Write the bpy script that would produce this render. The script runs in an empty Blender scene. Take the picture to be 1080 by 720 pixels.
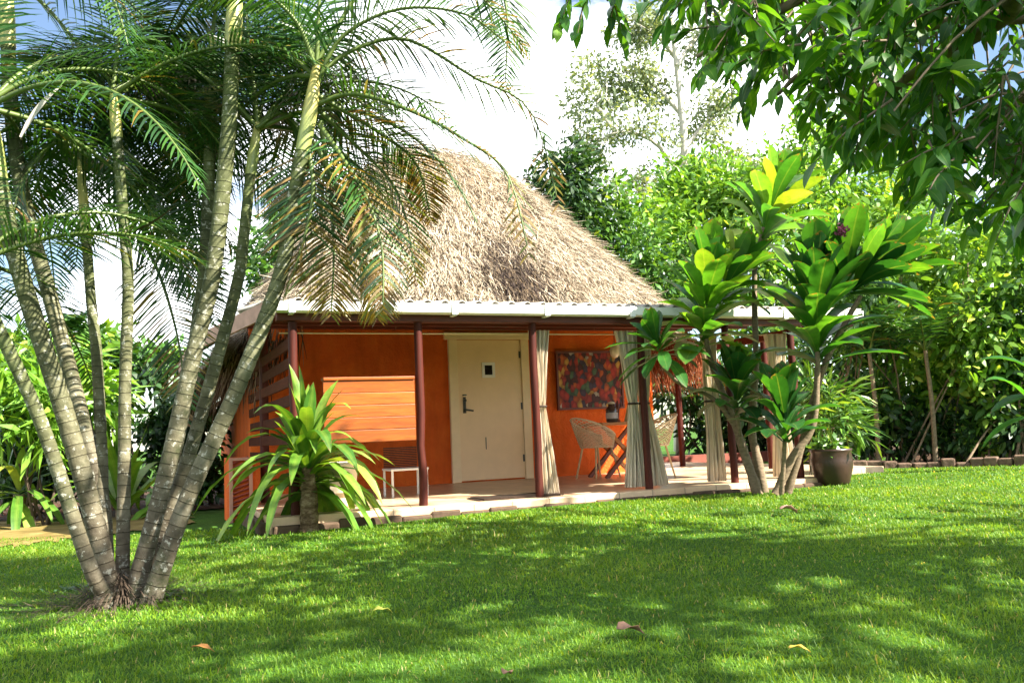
import bpy, math, random
import numpy as np
from mathutils import Matrix, Vector

random.seed(4); RNG = np.random.default_rng(11)
SC = bpy.context.scene; COL = SC.collection
R = math.radians

# ------------------------------------------------------------------ camera
EYE = np.array([0, 0, 0.642]); PITCH, ROLL, FPX = 0.1038, 0.0429, 940.0
_c, _s, _cr, _sr = math.cos(PITCH), math.sin(PITCH), math.cos(ROLL), math.sin(ROLL)
F_ = np.array([0, _c, _s]); R0 = np.array([1., 0, 0]); U0 = np.array([0, -_s, _c])
CR_ = R0*_cr - U0*_sr; CU_ = R0*_sr + U0*_cr
cam = bpy.data.cameras.new('camera'); camo = bpy.data.objects.new('camera', cam); COL.objects.link(camo)
cam.sensor_width = 36; cam.lens = 36*FPX/1080; cam.clip_end = 2000; cam.clip_start = 0.05
camo.matrix_world = Matrix([[CR_[i], CU_[i], -F_[i], EYE[i]] for i in range(3)] + [[0, 0, 0, 1]])
SC.camera = camo

# ------------------------------------------------------------------ light
SUNV = np.array([1.0, -0.45, 0.98]); SUNV /= np.linalg.norm(SUNV)
W = bpy.data.worlds.new('World'); SC.world = W; W.use_nodes = True
nt = W.node_tree; N = nt.nodes; N.clear()
sky = N.new('ShaderNodeTexSky'); sky.sky_type = 'NISHITA'; sky.sun_disc = False
sky.sun_elevation = math.asin(SUNV[2]); sky.sun_rotation = math.atan2(SUNV[0], SUNV[1])
sky.air_density = 1.0; sky.dust_density = 0.15; sky.ozone_density = 1.0
bg = N.new('ShaderNodeBackground'); bg.inputs[1].default_value = 0.054
tc = N.new('ShaderNodeTexCoord'); mp = N.new('ShaderNodeMapping'); mp.inputs['Scale'].default_value = (1, 1, 2.2)
ns = N.new('ShaderNodeTexNoise'); ns.inputs['Scale'].default_value = 2.1; ns.inputs['Detail'].default_value = 8; ns.inputs['Roughness'].default_value = .58
rp = N.new('ShaderNodeValToRGB'); rp.color_ramp.elements[0].position = .475; rp.color_ramp.elements[1].position = .575
mxs = N.new('ShaderNodeMixRGB'); mxs.inputs[2].default_value = (14, 14.2, 14.5, 1)
out = N.new('ShaderNodeOutputWorld'); L = nt.links.new
L(tc.outputs['Generated'], mp.inputs[0]); L(mp.outputs[0], ns.inputs['Vector']); L(ns.outputs[0], rp.inputs[0])
L(rp.outputs[0], mxs.inputs[0]); L(sky.outputs[0], mxs.inputs[1]); L(mxs.outputs[0], bg.inputs[0]); L(bg.outputs[0], out.inputs[0])
mp.inputs['Location'].default_value = (0.0, 0.1, 0.0)
sun = bpy.data.lights.new('sun', 'SUN'); sun.energy = 5.0; sun.angle = R(0.53); sun.color = (1, .93, .8)
suno = bpy.data.objects.new('sun', sun); COL.objects.link(suno)
suno.rotation_euler = Vector(SUNV).to_track_quat('Z', 'Y').to_euler(); suno.location = (20, -4, 14)
SC.view_settings.view_transform = 'Standard'; SC.view_settings.look = 'None'
SC.view_settings.exposure = 2.25; SC.view_settings.gamma = 1
SC.render.engine = 'CYCLES'
cy = SC.cycles; cy.max_bounces = 7; cy.diffuse_bounces = 4; cy.glossy_bounces = 3; cy.transmission_bounces = 5; cy.transparent_max_bounces = 8
cy.caustics_reflective = False; cy.caustics_refractive = False; cy.sample_clamp_indirect = 6
try:
    cy.use_denoising = True; cy.denoiser = 'OPENIMAGEDENOISE'
except Exception: pass

# ------------------------------------------------------------------ helpers
def nrm(v):
    v = np.asarray(v, float); return v/np.maximum(np.linalg.norm(v, axis=-1, keepdims=True), 1e-9)
def ray(px, py):
    r = CR_*((px-540)/FPX) + CU_*((360-py)/FPX) + F_
    return r
def at(px, py, Y):                      # point seen at photo pixel px,py standing Y metres ahead
    r = ray(px, py); return EYE + r*(Y/r[1])
def pix(P):
    v = np.atleast_2d(P)-EYE; d = v@F_
    return np.stack([540+FPX*(v@CR_)/d, 360-FPX*(v@CU_)/d, d], 1)
def gz(x, y):
    x = np.asarray(x, float); y = np.asarray(y, float)
    return -0.085 + 0.032*np.clip(x+.5, -4.5, 0) - 0.022*np.clip(8-y, 0, 5) + 0.010*np.sin(x*1.3+y*.7) + 0.008*np.sin(y*1.1-x*.6)
def ground(px, py):
    r = ray(px, py); k = 5.
    for _ in range(30):
        P = EYE+r*k; k = (float(gz(P[0], P[1]))-EYE[2])/r[2]
    P = EYE+r*k; return np.array([P[0], P[1], float(gz(P[0], P[1]))])
def spline(P, n):                       # Catmull-Rom through points
    P = np.asarray(P, float)
    if len(P) == 2: return P[0]+(P[1]-P[0])*np.linspace(0, 1, n)[:, None]
    Q = np.vstack([2*P[0]-P[1], P, 2*P[-1]-P[-2]]); o = []
    for u in np.linspace(0, len(P)-1-1e-6, n):
        i = int(u); t = u-i; a, b, c, d = Q[i:i+4]
        o.append(.5*((2*b)+(c-a)*t+(2*a-5*b+4*c-d)*t*t+(3*b-a-3*c+d)*t**3))
    return np.array(o)

class Geo:
    def __init__(s): s.V = []; s.Q = []; s.T = []; s.qm = []; s.tm = []; s.uv = []; s.rn = []; s.n = 0
    def add(s, V, Q=None, T=None, uv=None, rnd=0.5, m=0):
        V = np.asarray(V, float).reshape(-1, 3); k = len(V)
        s.V.append(V); s.uv.append(np.zeros((k, 2)) if uv is None else np.asarray(uv).reshape(-1, 2))
        s.rn.append(np.broadcast_to(np.asarray(rnd, float), (k,)).copy() if np.ndim(rnd) <= 1 else rnd.ravel())
        if Q is not None and len(Q): s.Q.append(np.asarray(Q, int).reshape(-1, 4)+s.n); s.qm.append(np.full(len(s.Q[-1]), m))
        if T is not None and len(T): s.T.append(np.asarray(T, int).reshape(-1, 3)+s.n); s.tm.append(np.full(len(s.T[-1]), m))
        s.n += k; return s
    def box(s, a, b, m=0, rnd=.5, M=None):
        x0, y0, z0 = a; x1, y1, z1 = b
        V = np.array([(x0,y0,z0),(x1,y0,z0),(x1,y1,z0),(x0,y1,z0),(x0,y0,z1),(x1,y0,z1),(x1,y1,z1),(x0,y1,z1)], float)
        if M is not None: V = V@np.array(M.to_3x3()).T+np.array(M.translation)
        uv = [(v[0]+v[1], v[2]) for v in V]
        return s.add(V, [(0,3,2,1),(4,5,6,7),(0,1,5,4),(1,2,6,5),(2,3,7,6),(3,0,4,7)], uv=uv, rnd=rnd, m=m)
    def bar(s, p, q, w, h, up=(0,0,1), m=0, rnd=.5):       # rectangular bar between two points
        p = np.array(p, float); q = np.array(q, float); t = nrm(q-p); a = nrm(np.cross(t, up)); b = np.cross(a, t)
        V = [p+a*i*w/2+b*j*h/2 for i, j in ((-1,-1),(1,-1),(1,1),(-1,1))]+[q+a*i*w/2+b*j*h/2 for i, j in ((-1,-1),(1,-1),(1,1),(-1,1))]
        return s.add(V, [(0,3,2,1),(4,5,6,7),(0,1,5,4),(1,2,6,5),(2,3,7,6),(3,0,4,7)], uv=[(0,0)]*4+[(0,float(np.linalg.norm(q-p)))]*4, rnd=rnd, m=m)
    def tube(s, P, rad, seg=8, m=0, rnd=.5, caps=True, jit=0):
        P = np.asarray(P, float); n = len(P); rad = np.broadcast_to(np.asarray(rad, float), (n,))
        t = nrm(np.gradient(P, axis=0)); ref = np.array([.13, .95, .2]) if abs(t[0][1]) < .8 else np.array([1, .1, .1])
        a = nrm(np.cross(t, ref)); b = np.cross(t, a); th = np.arange(seg)/seg*2*np.pi
        rr = rad[:, None]*np.ones(seg)
        if jit: rr = rr*(1+RNG.normal(0, jit, rr.shape))
        V = P[:, None]+(a[:, None]*np.cos(th)[None, :, None]+b[:, None]*np.sin(th)[None, :, None])*rr[..., None]
        l = np.concatenate([[0], np.cumsum(np.linalg.norm(np.diff(P, axis=0), axis=1))])
        uv = np.stack([np.broadcast_to(th/6.2832, (n, seg)), np.broadcast_to(l[:, None], (n, seg))], -1)
        i = np.arange(n-1)[:, None]*seg; j = np.arange(seg)[None]; k = (j+1) % seg
        Q = np.stack([i+j, i+k, i+seg+k, i+seg+j], -1).reshape(-1, 4)
        rn = np.broadcast_to(np.asarray(rnd, float).reshape(-1, 1) if np.ndim(rnd) else np.full((n, 1), rnd), (n, seg)).ravel()
        s.add(V, Q, uv=uv, rnd=rn, m=m)
        if caps:
            for e, f in ((0, -1), (n-1, 1)):
                VV = np.vstack([V[e], P[e]]); T = [(j_, (j_+1) % seg, seg) if f > 0 else ((j_+1) % seg, j_, seg) for j_ in range(seg)]
                s.add(VV, T=T, uv=np.vstack([uv[e], [[.5, l[e]]]]), rnd=float(rn[e*seg]), m=m)
        return s
    def lathe(s, prof, c, seg=24, m=0, rnd=.5):
        prof = np.array(prof, float); th = np.arange(seg)/seg*2*np.pi; n = len(prof)
        V = np.stack([c[0]+prof[:, :1]*np.cos(th), c[1]+prof[:, :1]*np.sin(th), c[2]+np.repeat(prof[:, 1:], seg, 1)], -1)
        i = np.arange(n-1)[:, None]*seg; j = np.arange(seg)[None]; k = (j+1) % seg
        uv = np.stack([np.broadcast_to(th/6.2832, (n, seg)), np.repeat(prof[:, 1:], seg, 1)], -1)
        return s.add(V, np.stack([i+j, i+k, i+seg+k, i+seg+j], -1).reshape(-1, 4), uv=uv, rnd=rnd, m=m)
    def leaves(s, P, T, Nn, Ln, Wd, prof, droop=0., fold=0., rnd=None, m=0, wave=0.):
        P = np.atleast_2d(P); n = len(P); T = nrm(np.broadcast_to(T, (n, 3))); Nn = np.broadcast_to(Nn, (n, 3))
        Ln = np.broadcast_to(np.asarray(Ln, float), (n,)); Wd = np.broadcast_to(np.asarray(Wd, float), (n,)); dr = np.broadcast_to(np.asarray(droop, float), (n,))
        S = nrm(np.cross(T, Nn)); rnd = RNG.random(n) if rnd is None else np.broadcast_to(rnd, (n,))
        K = len(prof); c = P.copy(); Z = np.array([0, 0, -1.]); rows = []; pt = 0; uv = []
        cols = 3 if fold else 2; ph = RNG.random(n)*6.28
        for k, (tau, w) in enumerate(prof):
            mid = (pt+tau)/2; d = nrm(T+Z*(dr*mid*2)[:, None]); c = c+d*(Ln*(tau-pt))[:, None]; pt = tau
            U = np.cross(S, d); hw = (Wd*w/2)[:, None]
            a = c-S*hw+U*hw*fold; b = c+S*hw+U*hw*fold
            if wave:
                q = (np.sin(ph+tau*9)*wave*w*Wd)[:, None]; a = a+U*q; b = b-U*q
            rows.append(np.stack([a, c, b] if fold else [a, b], 1)); uv.append([(u, tau) for u in ((0, .5, 1) if fold else (0, 1))])
        V = np.stack(rows, 1)                        # n,K,cols,3
        base = (np.arange(n)*K*cols)[:, None, None]; kk = (np.arange(K-1)*cols)[None, :, None]; jj = np.arange(cols-1)[None, None]
        q0 = base+kk+jj
        Q = np.stack([q0, q0+1, q0+cols+1, q0+cols], -1).reshape(-1, 4)
        return s.add(V, Q, uv=np.broadcast_to(np.array(uv)[None], (n, K, cols, 2)), rnd=np.repeat(rnd, K*cols), m=m)
    def build(s, name, mats, parent=None, smooth=False, local=False, base=None, bevel=0):
        V = np.vstack(s.V); mats = mats if isinstance(mats, (list, tuple)) else [mats]
        Q = np.vstack(s.Q) if s.Q else np.zeros((0, 4), int); T = np.vstack(s.T) if s.T else np.zeros((0, 3), int)
        off = np.zeros(3)
        if not local:
            if parent is not None: off = np.array(WLOC.get(parent.name, (0, 0, 0)), float)
            elif base is not None: off = np.array(base, float)
        me = bpy.data.meshes.new(name); me.vertices.add(len(V)); me.vertices.foreach_set('co', (V-off).ravel().astype(np.float32))
        loops = np.concatenate([Q.ravel(), T.ravel()]).astype(np.int32); nq, ntr = len(Q), len(T)
        me.loops.add(len(loops)); me.loops.foreach_set('vertex_index', loops); me.polygons.add(nq+ntr)
        me.polygons.foreach_set('loop_start', np.concatenate([np.arange(nq)*4, nq*4+np.arange(ntr)*3]).astype(np.int32))
        me.polygons.foreach_set('material_index', np.concatenate((s.qm if s.Q else [])+(s.tm if s.T else [])).astype(np.int32))
        me.polygons.foreach_set('use_smooth', np.full(nq+ntr, smooth))
        uvl = me.uv_layers.new(name='UVMap'); uvl.data.foreach_set('uv', np.vstack(s.uv)[loops].ravel().astype(np.float32))
        at_ = me.attributes.new('rnd', 'FLOAT', 'POINT'); at_.data.foreach_set('value', np.concatenate(s.rn).astype(np.float32))
        me.update(calc_edges=True); me.validate()
        for m in mats: me.materials.append(m)
        o = bpy.data.objects.new(name, me); COL.objects.link(o)
        if parent is not None: o.parent = parent
        elif base is not None: o.location = base
        WLOC[o.name] = tuple(off) if parent is not None else (tuple(base) if base is not None else (0, 0, 0))
        if bevel:
            b = o.modifiers.new('edge', 'BEVEL'); b.width = bevel; b.segments = 2; b.limit_method = 'ANGLE'
        return o
WLOC = {}
def tag(o, label=None, cat=None, group=None, kind=None):
    if label: o['label'] = label
    if cat: o['category'] = cat
    if group: o['group'] = group
    if kind: o['kind'] = kind
    return o
def thing(name, label, cat, loc=(0, 0, 0), rotz=0, group=None):
    o = bpy.data.objects.new(name, None); COL.objects.link(o); o.location = loc; o.rotation_euler = (0, 0, rotz); o.empty_display_size = .2
    WLOC[o.name] = tuple(float(v) for v in loc); return tag(o, label, cat, group)

# ------------------------------------------------------------------ materials
class NT:
    def __init__(s, name):
        s.m = bpy.data.materials.new(name); s.m.use_nodes = True; s.t = s.m.node_tree; s.t.nodes.clear()
    def n(s, typ, **kw):
        o = s.t.nodes.new('ShaderNode'+typ)
        for k, v in kw.items():
            if k in o.inputs: o.inputs[k].default_value = v
            else: setattr(o, k, v)
        return o
    def l(s, a, b): s.t.links.new(a, b)
def c4(c): return (c[0], c[1], c[2], 1)
def ramp(t, fac, stops, interp='LINEAR'):
    r = t.n('ValToRGB'); e = r.color_ramp.elements; r.color_ramp.interpolation = interp
    while len(e) < len(stops): e.new(.5)
    for el, (p, c) in zip(e, stops): el.position = p; el.color = c4(c) if len(c) == 3 else c
    t.l(fac, r.inputs[0]); return r.outputs[0]
def noise(t, scale, detail=5, rough=.55, coord='Object', stretch=None, dist=0):
    tc = t.n('TexCoord'); o = tc.outputs[coord]
    if stretch:
        mp = t.n('Mapping'); mp.inputs['Scale'].default_value = stretch; t.l(o, mp.inputs[0]); o = mp.outputs[0]
    n = t.n('TexNoise', Scale=scale, Detail=detail, Roughness=rough, Distortion=dist); t.l(o, n.inputs['Vector']); return n.outputs[0]
def finish(t, col, rough=.6, bump=None, bstr=.3, bdist=.02, spec=.4, metal=0, trans=0, tcol=None):
    p = t.n('BsdfPrincipled'); o = t.n('OutputMaterial'); p.inputs['Specular IOR Level'].default_value = spec; p.inputs['Metallic'].default_value = metal
    if hasattr(col, 'links'): t.l(col, p.inputs['Base Color'])
    else: p.inputs['Base Color'].default_value = c4(col)
    if hasattr(rough, 'links'): t.l(rough, p.inputs['Roughness'])
    else: p.inputs['Roughness'].default_value = rough
    sh = p.outputs[0]
    if bump is not None:
        b = t.n('Bump', Strength=bstr, Distance=bdist); t.l(bump, b.inputs['Height']); t.l(b.outputs[0], p.inputs['Normal'])
    if trans:
        tr = t.n('BsdfTranslucent'); mx = t.n('MixShader'); mx.inputs[0].default_value = trans
        t.l(tcol if tcol is not None else col, tr.inputs[0]); t.l(sh, mx.inputs[1]); t.l(tr.outputs[0], mx.inputs[2]); sh = mx.outputs[0]
    t.l(sh, o.inputs[0]); return t.m
def mul(t, a, b, fac=1, mode='MULTIPLY'):
    m = t.n('MixRGB', blend_type=mode); m.inputs[0].default_value = fac
    for i, x in ((1, a), (2, b)):
        if hasattr(x, 'links'): t.l(x, m.inputs[i])
        else: m.inputs[i].default_value = c4(x)
    return m.outputs[0]
def mixf(t, fac, a, b):
    m = t.n('MixRGB'); t.l(fac, m.inputs[0])
    for i, x in ((1, a), (2, b)):
        if hasattr(x, 'links'): t.l(x, m.inputs[i])
        else: m.inputs[i].default_value = c4(x)
    return m.outputs[0]
def attr(t, name='rnd'): return t.n('Attribute', attribute_name=name).outputs['Fac']
def sep(t):
    s = t.n('SeparateXYZ'); u = t.n('UVMap'); t.l(u.outputs[0], s.inputs[0]); return s.outputs
def math_(t, op, a, b=None):
    m = t.n('Math', operation=op)
    for i, x in ((0, a), (1, b)):
        if x is None: continue
        if hasattr(x, 'links'): t.l(x, m.inputs[i])
        else: m.inputs[i].default_value = x
    return m.outputs[0]
def leafmat(name, stops, trans=.35, rough=.42, spec=.45, warm=(1.5, 1.35, .5), rib=True, stripe=0, nscale=3, wear=False):
    t = NT(name); col = ramp(t, attr(t), stops)
    col = mul(t, col, ramp(t, noise(t, nscale, 3), [(.3, (.75, .75, .75)), (.7, (1.25, 1.25, 1.2))]))
    if rib:
        u = sep(t)[0]; d = math_(t, 'ABSOLUTE', math_(t, 'SUBTRACT', u, .5))
        col = mixf(t, math_(t, 'MULTIPLY', math_(t, 'LESS_THAN', d, .035), .14), col, (.35, .42, .12))
    if stripe:
        u = sep(t)[0]; d = math_(t, 'ABSOLUTE', math_(t, 'SUBTRACT', u, .5)); col = mixf(t, math_(t, 'MULTIPLY', math_(t, 'LESS_THAN', d, .2), stripe), col, (.4, .5, .06))
    if wear:
        sp = noise(t, 34, 4, .7); v = sep(t)[1]; e = math_(t, 'ABSOLUTE', math_(t, 'SUBTRACT', sep(t)[0], .5))
        tip = math_(t, 'ADD', math_(t, 'MULTIPLY', v, .62), math_(t, 'ADD', math_(t, 'MULTIPLY', e, .22), math_(t, 'MULTIPLY', sp, .55)))
        col = mixf(t, ramp(t, tip, [(.93, (0, 0, 0)), (1.0, (.9, .9, .9))]), col, (.16, .085, .03))
        col = mul(t, col, ramp(t, noise(t, 11, 5, .65), [(.3, (.7, .72, .68)), (.7, (1.22, 1.18, 1.15))]))
    return finish(t, col, rough, spec=spec, trans=trans, tcol=mul(t, col, warm))
def plain(name, col, rough=.6, var=.15, scale=6, spec=.4, metal=0, bstr=.15, stretch=None, bdist=.01):
    t = NT(name); n = noise(t, scale, 6, .6, stretch=stretch)
    c = mul(t, col, ramp(t, n, [(.25, (1-var,)*3), (.75, (1+var,)*3)]))
    return finish(t, c, rough, n, bstr, bdist, spec, metal)
def wood(name, a, b, rough=.5, axis='x', spec=.4):
    st = {'x': (1.5, 14, 14), 'y': (14, 1.5, 14), 'z': (14, 14, 1.2)}[axis]
    t = NT(name); n = noise(t, 2.2, 7, .65, stretch=st, dist=.6); col = ramp(t, n, [(.3, a), (.7, b)])
    col = mul(t, col, ramp(t, attr(t), [(0, (.8, .78, .76)), (1, (1.15, 1.12, 1.1))]))
    return finish(t, col, rough, n, .25, .006, spec)

M = {}
t = NT('orange_plaster'); n1 = noise(t, 3, 6, .6); n2 = noise(t, 16, 6, .65, dist=.8); st = noise(t, 1.1, 5, .6, stretch=(3, 3, .8))
col = ramp(t, n1, [(.25, (.60, .092, .010)), (.5, (.72, .125, .014)), (.78, (.78, .17, .022))])
col = mul(t, col, ramp(t, st, [(.35, (.8, .78, .75)), (.55, (1, 1, 1))]))
M['plaster'] = finish(t, col, .75, n2, .8, .04, .25)
M['post'] = wood('red_brown_timber', (.035, .007, .005), (.085, .016, .009), .6, 'z', .2)
M['beam'] = wood('dark_beam_timber', (.06, .01, .007), (.15, .025, .014), .5, 'x')
M['slat'] = wood('slat_timber', (.05, .013, .008), (.10, .028, .014), .8, 'y', .1)
M['plank'] = wood('orange_varnished_plank', (.19, .042, .006), (.40, .10, .012), .32, 'x', .5)
M['door'] = plain('cream_door_paint', (.84, .62, .38), .45, .05, 5)
M['frame'] = plain('cream_frame_paint', (.84, .66, .42), .5, .06, 8)
M['white'] = plain('white_plastic', (.80, .79, .76), .35, .06, 3)
M['black'] = plain('black_metal', (.03, .028, .026), .35, .2, 20, .5)
M['darkglass'] = finish(NT('dark_glass'), (.015, .014, .014), .06, spec=.7)
M['sheet'] = plain('fibre_cement_sheet', (.34, .31, .27), .85, .35, 9, .2)
t = NT('tan_floor_tile'); tcd = t.n('TexCoord'); bk = t.n('TexBrick', offset=0.0, Scale=1.0); bk.inputs['Brick Width'].default_value = .4; bk.inputs['Row Height'].default_value = .4
bk.inputs['Mortar Size'].default_value = .006; bk.inputs['Color1'].default_value = (.62, .43, .27, 1); bk.inputs['Color2'].default_value = (.68, .49, .32, 1); bk.inputs['Mortar'].default_value = (.3, .22, .15, 1)
t.l(tcd.outputs['Object'], bk.inputs['Vector']); col = mul(t, bk.outputs[0], ramp(t, noise(t, 4, 7, .65), [(.3, (.72, .7, .68)), (.65, (1.08, 1.08, 1.08))]))
M['tile'] = finish(t, col, .32, spec=.5)
M['kerb'] = plain('brown_stained_concrete', (.085, .055, .036), .85, .4, 7, .2, bstr=.5, bdist=.03)
t = NT('dry_thatch'); a = attr(t); n = noise(t, 1.4, 5, .6)
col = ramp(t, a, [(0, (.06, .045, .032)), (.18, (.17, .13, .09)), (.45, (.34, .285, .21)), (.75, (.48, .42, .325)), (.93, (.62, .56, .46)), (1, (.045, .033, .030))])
col = mul(t, col, ramp(t, n, [(.3, (.82, .78, .74)), (.7, (1.1, 1.08, 1.05))]))
M['thatch'] = finish(t, col, .85, spec=.15, trans=.12)
M['thatch_core'] = plain('packed_thatch', (.20, .14, .085), .95, .3, 20, .1)
t = NT('red_dry_thatch'); col = ramp(t, attr(t), [(0, (.10, .025, .012)), (.5, (.24, .07, .03)), (1, (.42, .17, .08))]); M['fringe'] = finish(t, col, .85, spec=.1, trans=.2)
t = NT('dark_dry_thatch'); col = ramp(t, attr(t), [(0, (.03, .016, .01)), (.6, (.10, .055, .035)), (1, (.3, .2, .13))]); M['fringe_dark'] = finish(t, col, .9, spec=.1)
# palm stem
t = NT('ringed_palm_bark'); uvs = sep(t); n = noise(t, 7, 6, .65); nb = noise(t, 22, 5, .7)
g = attr(t)
col = mixf(t, g, ramp(t, n, [(.3, (.05, .038, .026)), (.5, (.115, .095, .066)), (.7, (.22, .195, .145))]), ramp(t, n, [(.3, (.045, .062, .016)), (.55, (.085, .115, .03)), (.75, (.16, .18, .065))]))
nm = noise(t, 3.2, 6, .7)
col = mixf(t, ramp(t, nm, [(.52, (0, 0, 0)), (.62, (.8, .8, .8))]), col, (.035, .042, .016))
col = mixf(t, ramp(t, nb, [(.57, (0, 0, 0)), (.63, (.75, .75, .75))]), col, (.40, .39, .33))
ringv = math_(t, 'ADD', math_(t, 'MULTIPLY', uvs[1], 15.0), math_(t, 'MULTIPLY', n, .35))
fr = math_(t, 'FRACT', ringv)
ringd = ramp(t, fr, [(0, (.38, .36, .33)), (.05, (.45, .43, .4)), (.10, (1.15, 1.15, 1.12)), (.22, (1, 1, 1)), (1, (.9, .9, .88))])
M['stem'] = finish(t, mul(t, col, ringd), .75, mul(t, ringd, nb), .6, .012, .25)
t = NT('yellow_green_crownshaft'); n = noise(t, 4, 4, .6, stretch=(1, 1, .3)); M['shaft'] = finish(t, ramp(t, mul(t, n, n, 0), [(.3, (.13, .19, .045)), (.48, (.30, .33, .10)), (.62, (.52, .42, .13)), (.75, (.50, .26, .05))]), .4, spec=.5)
M['rachis'] = plain('frond_stalk', (.085, .125, .025), .45, .25, 5)
M['palm_leaf'] = leafmat('palm_leaflets', [(0, (.012, .045, .014)), (.4, (.025, .085, .018)), (.7, (.06, .14, .022)), (.84, (.10, .15, .025)), (.9, (.20, .145, .025)), (1, (.15, .075, .025))], .3, .38, .5, rib=False)
M['corn_leaf'] = leafmat('strap_leaf_bright', [(0, (.035, .11, .014)), (.5, (.085, .20, .022)), (.85, (.17, .31, .04)), (1, (.30, .34, .06))], .34, .42, .4, stripe=.1, wear=True)
M['cordy_leaf'] = leafmat('broad_glossy_leaf', [(0, (.014, .07, .016)), (.45, (.03, .125, .02)), (.8, (.08, .21, .025)), (.9, (.20, .30, .035)), (.96, (.30, .27, .03)), (1, (.30, .15, .05))], .42, .4, .4, warm=(2.4, 2.0, .5), wear=True)
M['over_leaf'] = leafmat('glossy_dark_leaf', [(0, (.012, .06, .010)), (.5, (.035, .12, .014)), (.85, (.08, .20, .02)), (.97, (.16, .28, .03)), (1, (.5, .42, .03))], .42, .4, .35, warm=(2.3, 2.0, .4))
M['bush'] = leafmat('bush_leaf', [(0, (.016, .06, .014)), (.5, (.055, .15, .022)), (.85, (.13, .27, .03)), (1, (.28, .40, .06))], .32, .4, .5)
M['bush_b'] = leafmat('bright_bush_leaf', [(0, (.05, .14, .016)), (.5, (.14, .30, .03)), (.85, (.25, .43, .05)), (1, (.4, .5, .08))], .36, .4, .5)
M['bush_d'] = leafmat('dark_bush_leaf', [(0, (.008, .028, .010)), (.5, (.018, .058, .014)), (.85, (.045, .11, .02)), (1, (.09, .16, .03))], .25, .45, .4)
M['pale_leaf'] = leafmat('pale_far_leaf', [(0, (.09, .13, .075)), (.5, (.18, .23, .14)), (1, (.32, .37, .25))], .35, .5, .4, rib=False)
M['grass'] = leafmat('lawn_blade', [(0, (.030, .108, .008)), (.35, (.085, .195, .012)), (.75, (.19, .30, .022)), (.93, (.29, .36, .045)), (1, (.42, .36, .15))], .42, .5, .3, warm=(1.9, 1.5, .4), rib=False, nscale=.8)
M['bark'] = plain('grey_brown_bark', (.16, .12, .085), .85, .45, 14, .2, bstr=.6, stretch=(1, 1, .4))
M['bark_d'] = plain('dark_bark', (.07, .05, .035), .9, .45, 14, .2, bstr=.6, stretch=(1, 1, .4))
M['bark_w'] = plain('pale_bark', (.50, .46, .40), .8, .25, 6, .2, bstr=.3)
M['cane'] = plain('cane_trunk', (.17, .125, .08), .8, .45, 18, .25, bstr=.7, stretch=(1, 1, 2.5))
t = NT('lawn_soil'); n = noise(t, 1.2, 6, .6); n2 = noise(t, 30, 5, .7); col = mul(t, ramp(t, n, [(.3, (.030, .075, .012)), (.7, (.055, .13, .016))]), ramp(t, n2, [(.3, (.6, .6, .5)), (.7, (1.3, 1.3, 1.1))])); M['soil'] = finish(t, col, .95, n2, .6, .03, .1)
t = NT('dry_earth'); n = noise(t, 3, 7, .65); M['earth'] = finish(t, ramp(t, n, [(.3, (.10, .07, .02)), (.55, (.19, .14, .045)), (.75, (.28, .22, .09))]), .95, n, .5, .03, .1)
t = NT('leaf_litter_soil'); n = noise(t, 9, 7, .7); M['litter'] = finish(t, ramp(t, n, [(.35, (.02, .014, .010)), (.55, (.06, .035, .022)), (.7, (.16, .09, .05))]), .95, n, .8, .04, .1)
t = NT('mottled_trunk'); n = noise(t, 9, 6, .7, stretch=(1, 1, 2.2)); col = ramp(t, n, [(.34, (.035, .022, .014)), (.48, (.13, .085, .05)), (.6, (.26, .19, .12)), (.72, (.40, .33, .24))]); M['mottled'] = finish(t, col, .9, n, .9, .03, .15)
M['stone'] = plain('border_stone', (.13, .085, .06), .85, .5, 8, .2, bstr=.8, bdist=.03)
M['pale_stone'] = plain('pale_stone', (.55, .50, .42), .8, .2, 10, .2)
M['pot'] = plain('dark_glazed_clay', (.035, .018, .013), .35, .5, 6, .5, bstr=.4)
t = NT('striped_curtain'); u = sep(t)[0]; w = math_(t, 'FRACT', math_(t, 'MULTIPLY', u, 11)); col = ramp(t, w, [(0, (.80, .71, .57)), (.5, (.82, .74, .60)), (.56, (.40, .34, .28)), (.64, (.40, .34, .28)), (.7, (.80, .72, .58)), (1, (.80, .71, .57))])
col = mul(t, col, ramp(t, noise(t, 5, 5), [(.3, (.85, .85, .85)), (.7, (1.08, 1.06, 1.04))])); M['curtain'] = finish(t, col, .85, spec=.15, trans=.22)
M['wicker'] = plain('cream_woven_resin', (.66, .52, .36), .55, .12, 14)
M['leg'] = plain('pale_wood_leg', (.55, .38, .21), .5, .2, 9)
M['table'] = wood('table_timber', (.36, .13, .03), (.55, .23, .06), .35, 'x')
M['tdark'] = plain('dark_red_timber', (.14, .035, .02), .45, .25, 9)
M['cream'] = plain('cream_plastic', (.70, .62, .47), .45, .08, 4)
M['mat'] = plain('dark_doormat_fibre', (.035, .024, .018), .95, .5, 40, .1, bstr=.9)
M['mesh_back'] = plain('dark_woven_mesh', (.05, .035, .028), .8, .4, 30, .2)
t = NT('abstract_canvas'); tcd = t.n('TexCoord'); mpg = t.n('Mapping'); mpg.inputs['Scale'].default_value = (15, 15, 11); t.l(tcd.outputs['Object'], mpg.inputs[0])
nz = t.n('TexNoise', Scale=.8, Detail=6); t.l(mpg.outputs[0], nz.inputs['Vector']); ad = t.n('MixRGB', blend_type='ADD'); ad.inputs[0].default_value = 1.0; t.l(mpg.outputs[0], ad.inputs[1]); t.l(nz.outputs['Color'], ad.inputs[2])
vo = t.n('TexVoronoi', Scale=1.0); t.l(ad.outputs[0], vo.inputs['Vector']); sx = t.n('SeparateXYZ'); t.l(vo.outputs['Color'], sx.inputs[0])
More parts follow.
